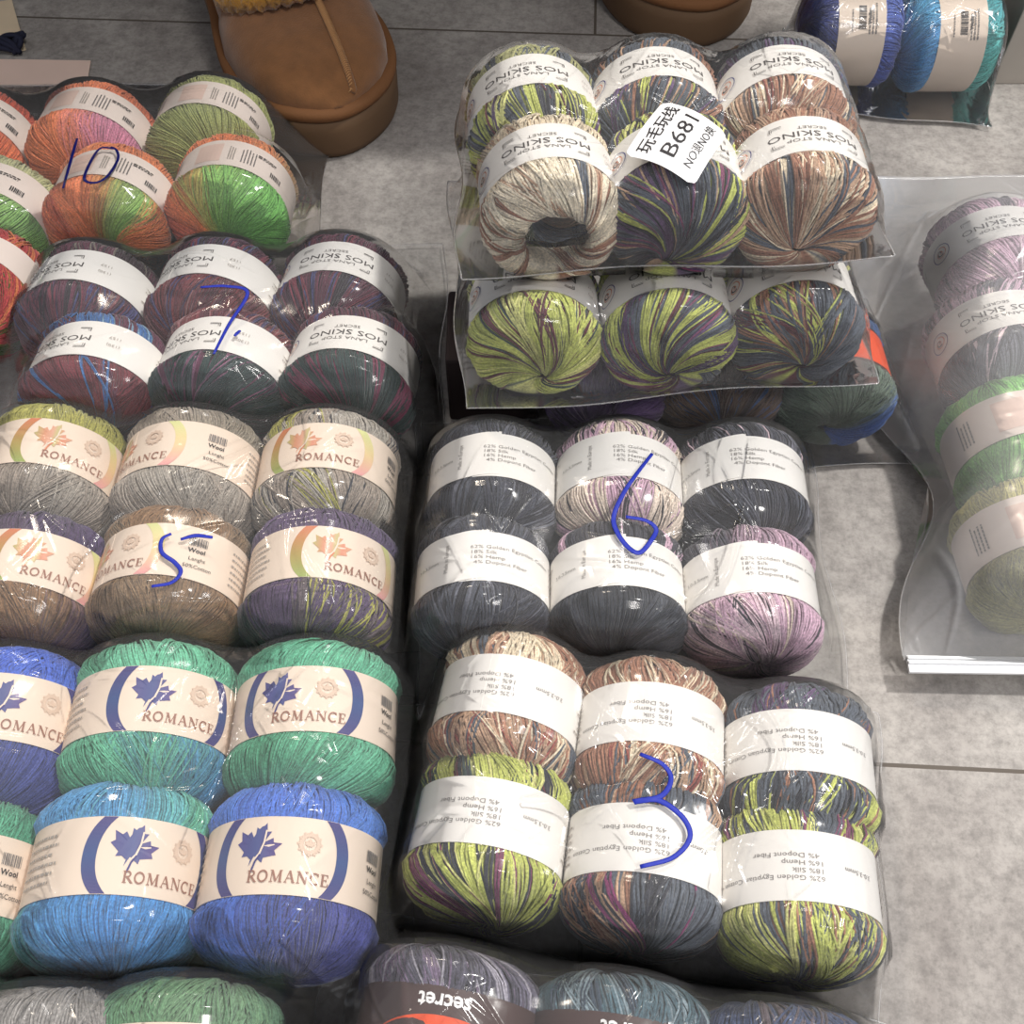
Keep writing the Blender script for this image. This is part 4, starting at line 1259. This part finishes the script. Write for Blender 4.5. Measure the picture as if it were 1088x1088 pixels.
def sole_half(s, side):
    """half width of the sole, s = 0 toe .. 1 heel"""
    a = np.interp(s, [0, .015, .04, .08, .14, .22, .32, .45, .6, .75, .88, .95, .985, 1], [0, .27, .47, .68, .86, .96, 1.0, .93, .82, .80, .76, .58, .34, 0])
    return a * (.065 if side > 0 else .064)


def slipper(name, label, loc, yaw):
    e = empty(name, loc, (0, 0, yaw))
    Lg = .285; Hs = .040
    ss = np.r_[0, .012, .03, .055, .09, .13, np.linspace(.18, .82, 22), .87, .91, .945, .97, .99, 1]
    # outline points around, toe at -Y
    right = [(sole_half(s, 1), -Lg / 2 + s * Lg) for s in ss]
    left = [(-sole_half(s, -1), -Lg / 2 + s * Lg) for s in ss[::-1][1:-1]]
    ol = np.array(right + left)
    # resample smoothly
    d = np.r_[0, np.cumsum(np.hypot(*np.diff(np.vstack([ol, ol[:1]]), axis=0).T))]
    q = np.linspace(0, d[-1], 121)[:-1]
    olx = np.interp(q, d, np.r_[ol[:, 0], ol[0, 0]]); oly = np.interp(q, d, np.r_[ol[:, 1], ol[0, 1]])
    for _ in range(4):
        olx = (np.roll(olx, 1) + olx * 2 + np.roll(olx, -1)) / 4; oly = (np.roll(oly, 1) + oly * 2 + np.roll(oly, -1)) / 4
    ol = np.stack([olx, oly], 1); n = len(ol)
    def ringv(scale_off, z):
        c = ol.mean(0); dd = ol - c; ln = np.linalg.norm(dd, axis=1)[:, None]
        p = c + dd * (1 + scale_off / ln); return np.c_[p, np.full(n, z)]
    def stack(rows, cap=True):
        V = np.vstack(rows); m = len(rows)
        f = [list(x) for x in grid_faces(m, n, wrap=True)]
        if cap: f += [list(range(n))[::-1], list(range((m - 1) * n, m * n))]
        return V, f
    V, f = stack([ringv(-.006, 0), ringv(-.002, .002), ringv(.0005, .008), ringv(.001, .024), ringv(.0005, .0325), ringv(-.001, .0330), ringv(-.001, .034)])
    link(bpy.data.objects.new('sole', fast_mesh('sole', V, f, M_SOLE)), e)
    V, f = stack([ringv(-.002, .0335), ringv(.0012, .0345), ringv(.0022, .038), ringv(.0012, .0415), ringv(-.003, .043), ringv(-.008, .0425)])
    link(bpy.data.objects.new('welt', fast_mesh('welt', V, f, M_RIM)), e)
    # upper: arches from toe back to the opening
    m, k = 34, 33
    rows = []
    so = .405
    for i in range(m):
        s = .004 + (so - .004) * (i / (m - 1)) ** 1.3
        hw = (sole_half(s, 1) + sole_half(s, -1)) / 2 - .0045
        hw = max(hw, .004)
        ht = np.interp(s, [.0, .02, .05, .1, .18, .3, .42, .52], [.001, .011, .018, .025, .032, .038, .043, .047])
        a = np.linspace(0, math.pi, k)
        x = hw * np.sign(np.cos(a)) * np.abs(np.cos(a)) ** .62; z = .040 + ht * np.abs(np.sin(a)) ** .78
        rows.append(np.stack([x, np.full(k, -Lg / 2 + s * Lg + .002), z], 1))
    V = np.vstack(rows); fq = grid_faces(m, k)[:, ::-1]
    up = bpy.data.objects.new('upper', fast_mesh('upper', V, fq, M_SUEDE))
    up.modifiers.new('skin', 'SOLIDIFY').thickness = .003
    link(up, e)
    # quarters round the heel
    rows = []
    for i in range(40):
        a = math.radians(-8 + 196 * i / 39)
        cx, cy = math.cos(a), math.sin(a)
        yb = -Lg / 2 + so * Lg
        hx = .049 * cx; hy = yb + (Lg * (1 - so) - .006) * max(cy, -.1) ** 1 if cy > 0 else yb + cy * .02
        top = .040 + .036
        rows.append(np.array([(hx * 1.0, hy, .040), (hx * 1.03, hy * 1.0, .040 + (top - .04) * .5), (hx * .96, hy - .002, top)]))
    V = np.vstack(rows)
    qd = bpy.data.objects.new('quarter', fast_mesh('quarter', V, grid_faces(40, 3), M_SUEDE))
    qd.modifiers.new('skin', 'SOLIDIFY').thickness = .003
    link(qd, e)
    # footbed
    V, f = stack([ringv(-.009, .0415), ringv(-.010, .0445)])
    link(bpy.data.objects.new('footbed', fast_mesh('footbed', V, f, M_FUZZ)), e)
    # fleece collar: a knobbly roll round the opening
    rng = np.random.default_rng(5)
    rows = []; mm, kk = 150, 26
    for i in range(mm + 1):
        a = 2 * math.pi * i / mm
        ca, sa = math.cos(a), math.sin(a)
        yb = -Lg / 2 + so * Lg
        x = .046 * ca
        if sa < 0: y = yb + .034 * sa; z = .090 - .012 * abs(ca) ** 2
        else: y = yb + (Lg * (1 - so) - .010) * sa; z = .078 + .006 * sa
        for j in range(kk):
            b = 2 * math.pi * j / kk
            r = .0095 + .0024 * math.sin(i * 1.9 + 2.3 * math.sin(j * 1.1)) * math.sin(j * 1.7 + i * .5) + rng.uniform(-.0007, .0007)
            if i == mm: r = rows[j][3]
            rows.append((x + r * math.cos(b) * ca, y + r * math.cos(b) * sa, z + r * math.sin(b), r))
    V = np.array(rows)[:, :3]
    link(bpy.data.objects.new('fleece_collar', fast_mesh('fleece_collar', V, grid_faces(mm + 1, kk, wrap=True), M_FUZZ)), e)
    # seam down the middle, a raised ridge with cross stitches
    V, Fs, off = [], [], 0
    path = []
    for i in range(60):
        s = .020 + (so - .125) * i / 59
        ht = np.interp(s, [.0, .02, .05, .1, .18, .3, .42, .52], [.001, .011, .018, .025, .032, .038, .043, .047])
        hw_ = (sole_half(s, 1) + sole_half(s, -1)) / 2 - .0045
        xo = min(.014, hw_ * .8)
        ca_ = (xo / hw_) ** (1 / .62)
        path.append(Vector((xo, -Lg / 2 + s * Lg + .002, .040 + ht * math.sqrt(1 - ca_ * ca_) ** .78 + .0008)))
    v, f = tube(path, .0026, 8, .55); V.append(v); Fs += f; off = len(v)
    seam = link(bpy.data.objects.new('centre_seam', fast_mesh('centre_seam', v, f, M_SUEDE)), e)
    V, Fs, off = [], [], 0
    for i in range(0, 59):
        a = path[i] + Vector((-.0026, 0, .0008)); b = path[i] + Vector((0, .0006, .0024)); c = path[i] + Vector((.0026, .0012, .0008))
        v, f = tube([a, b, c], .0005, 4); V.append(v); Fs += [[q + off for q in g_] for g_ in f]; off += len(v)
    link(bpy.data.objects.new('stitching', fast_mesh('stitching', np.vstack(V), Fs, M_THREAD)), seam)
    tag(e, label, 'slipper', 'pair of platform slippers')
    return e


toe = P(366, 146, .02)
yaw1 = math.radians(23)
def place(toe_pt, yaw): return (toe_pt.x - math.sin(yaw) * .1425, toe_pt.y + math.cos(yaw) * .1425, 0)
slipper('platform_slipper', 'tan suede platform slipper standing whole beside the bag marked 10', place(toe, yaw1), yaw1)
toe2 = P(752, 30, .02)
yaw2 = math.radians(14)
slipper('platform_slipper', 'tan suede platform slipper cut off by the top edge behind the stack', place(toe2, yaw2), yaw2)

# ------------------------------------------------------------------ papers, panel, added shade bench
def sheet(name, pts, mat, label, cat, z=.0006, th=.0004):
    c = sum((Vector(p) for p in pts), Vector()) / len(pts)
    n = len(pts)
    V = [(*(Vector(p) - c)[:2], z) for p in pts] + [(*(Vector(p) - c)[:2], z + th + .0006 * (i % 2)) for i, p in enumerate(pts)]
    f = [list(range(n))[::-1], list(range(n, 2 * n))] + [[i, (i + 1) % n, (i + 1) % n + n, i + n] for i in range(n)]
    o = bpy.data.objects.new(name, fast_mesh(name, np.array(V), f, mat, smooth=False))
    o.location = (c.x, c.y, 0)
    link(o)
    return tag(o, label, cat)


sheet('paper_sheet', [P(-60, 63), P(97, 66), P(94, 82), P(90, 112), P(-60, 112)], flat_mat('pale_pink_paper', (232, 205, 190), .7, var=.03), 'pale pink sheet of paper on the floor behind the bag marked 10', 'paper')
sheet('paper_tag', [P(-30, 8), P(13, 1), P(28, 54), P(14, 58), P(-20, 40)], flat_mat('cream_card', (226, 206, 176), .7, var=.05), 'cream paper tag on the floor in the top left corner', 'paper tag')
rng = np.random.default_rng(3)
c0 = P(8, 48, .006)
pts = [c0 + Vector((.011 * math.sin(a * 1.0) + .004 * math.sin(a * 3.1), .007 * math.cos(a * 1.3), .004 * math.sin(a * 2.3) + .002)) for a in np.linspace(0, 17, 120)]
v, f = tube(pts, .0022, 6)
v = v - np.array(c0)
o = link(bpy.data.objects.new('yarn_scrap', fast_mesh('yarn_scrap', v, f, flat_mat('navy_yarn', (34, 36, 54), .9, bump=.5)))); o.location = c0
tag(o, 'small navy tangle of yarn lying on the cream tag', 'yarn scrap')

a = P(1053, 89.5, 0)
def box(name, x0, y0, z0, x1, y1, z1, mat, parent=None, bev=.001):
    c = Vector(((x0 + x1) / 2, (y0 + y1) / 2, z0))
    V = [(x - c.x, y - c.y, z - c.z) for x in (x0, x1) for y in (y0, y1) for z in (z0, z1)]
    f = [[0, 1, 3, 2], [4, 6, 7, 5], [0, 4, 5, 1], [2, 3, 7, 6], [0, 2, 6, 4], [1, 5, 7, 3]]
    o = bpy.data.objects.new(name, fast_mesh(name, np.array(V), f, mat, smooth=False))
    b = o.modifiers.new('bevel', 'BEVEL'); b.width = bev; b.segments = 2
    link(o, parent); o.location = c
    return o
p_ = box('shelf_panel', a.x, a.y, 0, a.x + .30, a.y + .05, .62, flat_mat('grey_laminate', (176, 168, 158), .5, bump=.05, scale=200, var=.05))
tag(p_, 'grey laminate shelf panel standing upright at the top right corner', 'shelf panel')

# unseen bench, added out of frame to darken the floor round the slippers
wood = flat_mat('shade_bench_wood', (70, 52, 42), .6, bump=.1, scale=80, var=.1)
tb = empty('added_shade_bench', (-.25, 1.22, 0))
tag(tb, 'low dark bench added out of view to shade the floor round the slippers', 'bench')
t_ = box('shade_bench_top', -.80, -.56, .38, .58, .45, .42, wood, tb)
for lx in (-.76, .54):
    for ly in (-.20, .41):
        box('shade_bench_leg', lx - .02, ly - .02, 0, lx + .02, ly + .02, .38, wood, tb)

sk = box('shade_skirt', -.80, -.31, .01, .58, -.29, .38, flat_mat('shade_skirt_cloth', (46, 42, 42), .9, bump=.2), tb)  # skirt of the added bench, blocks ambient light from behind
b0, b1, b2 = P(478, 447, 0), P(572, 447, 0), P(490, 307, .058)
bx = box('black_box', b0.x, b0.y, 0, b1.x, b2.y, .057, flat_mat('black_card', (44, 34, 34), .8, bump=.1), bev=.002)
tag(bx, 'flat black box on the floor under the left side of the stack of bags', 'box')
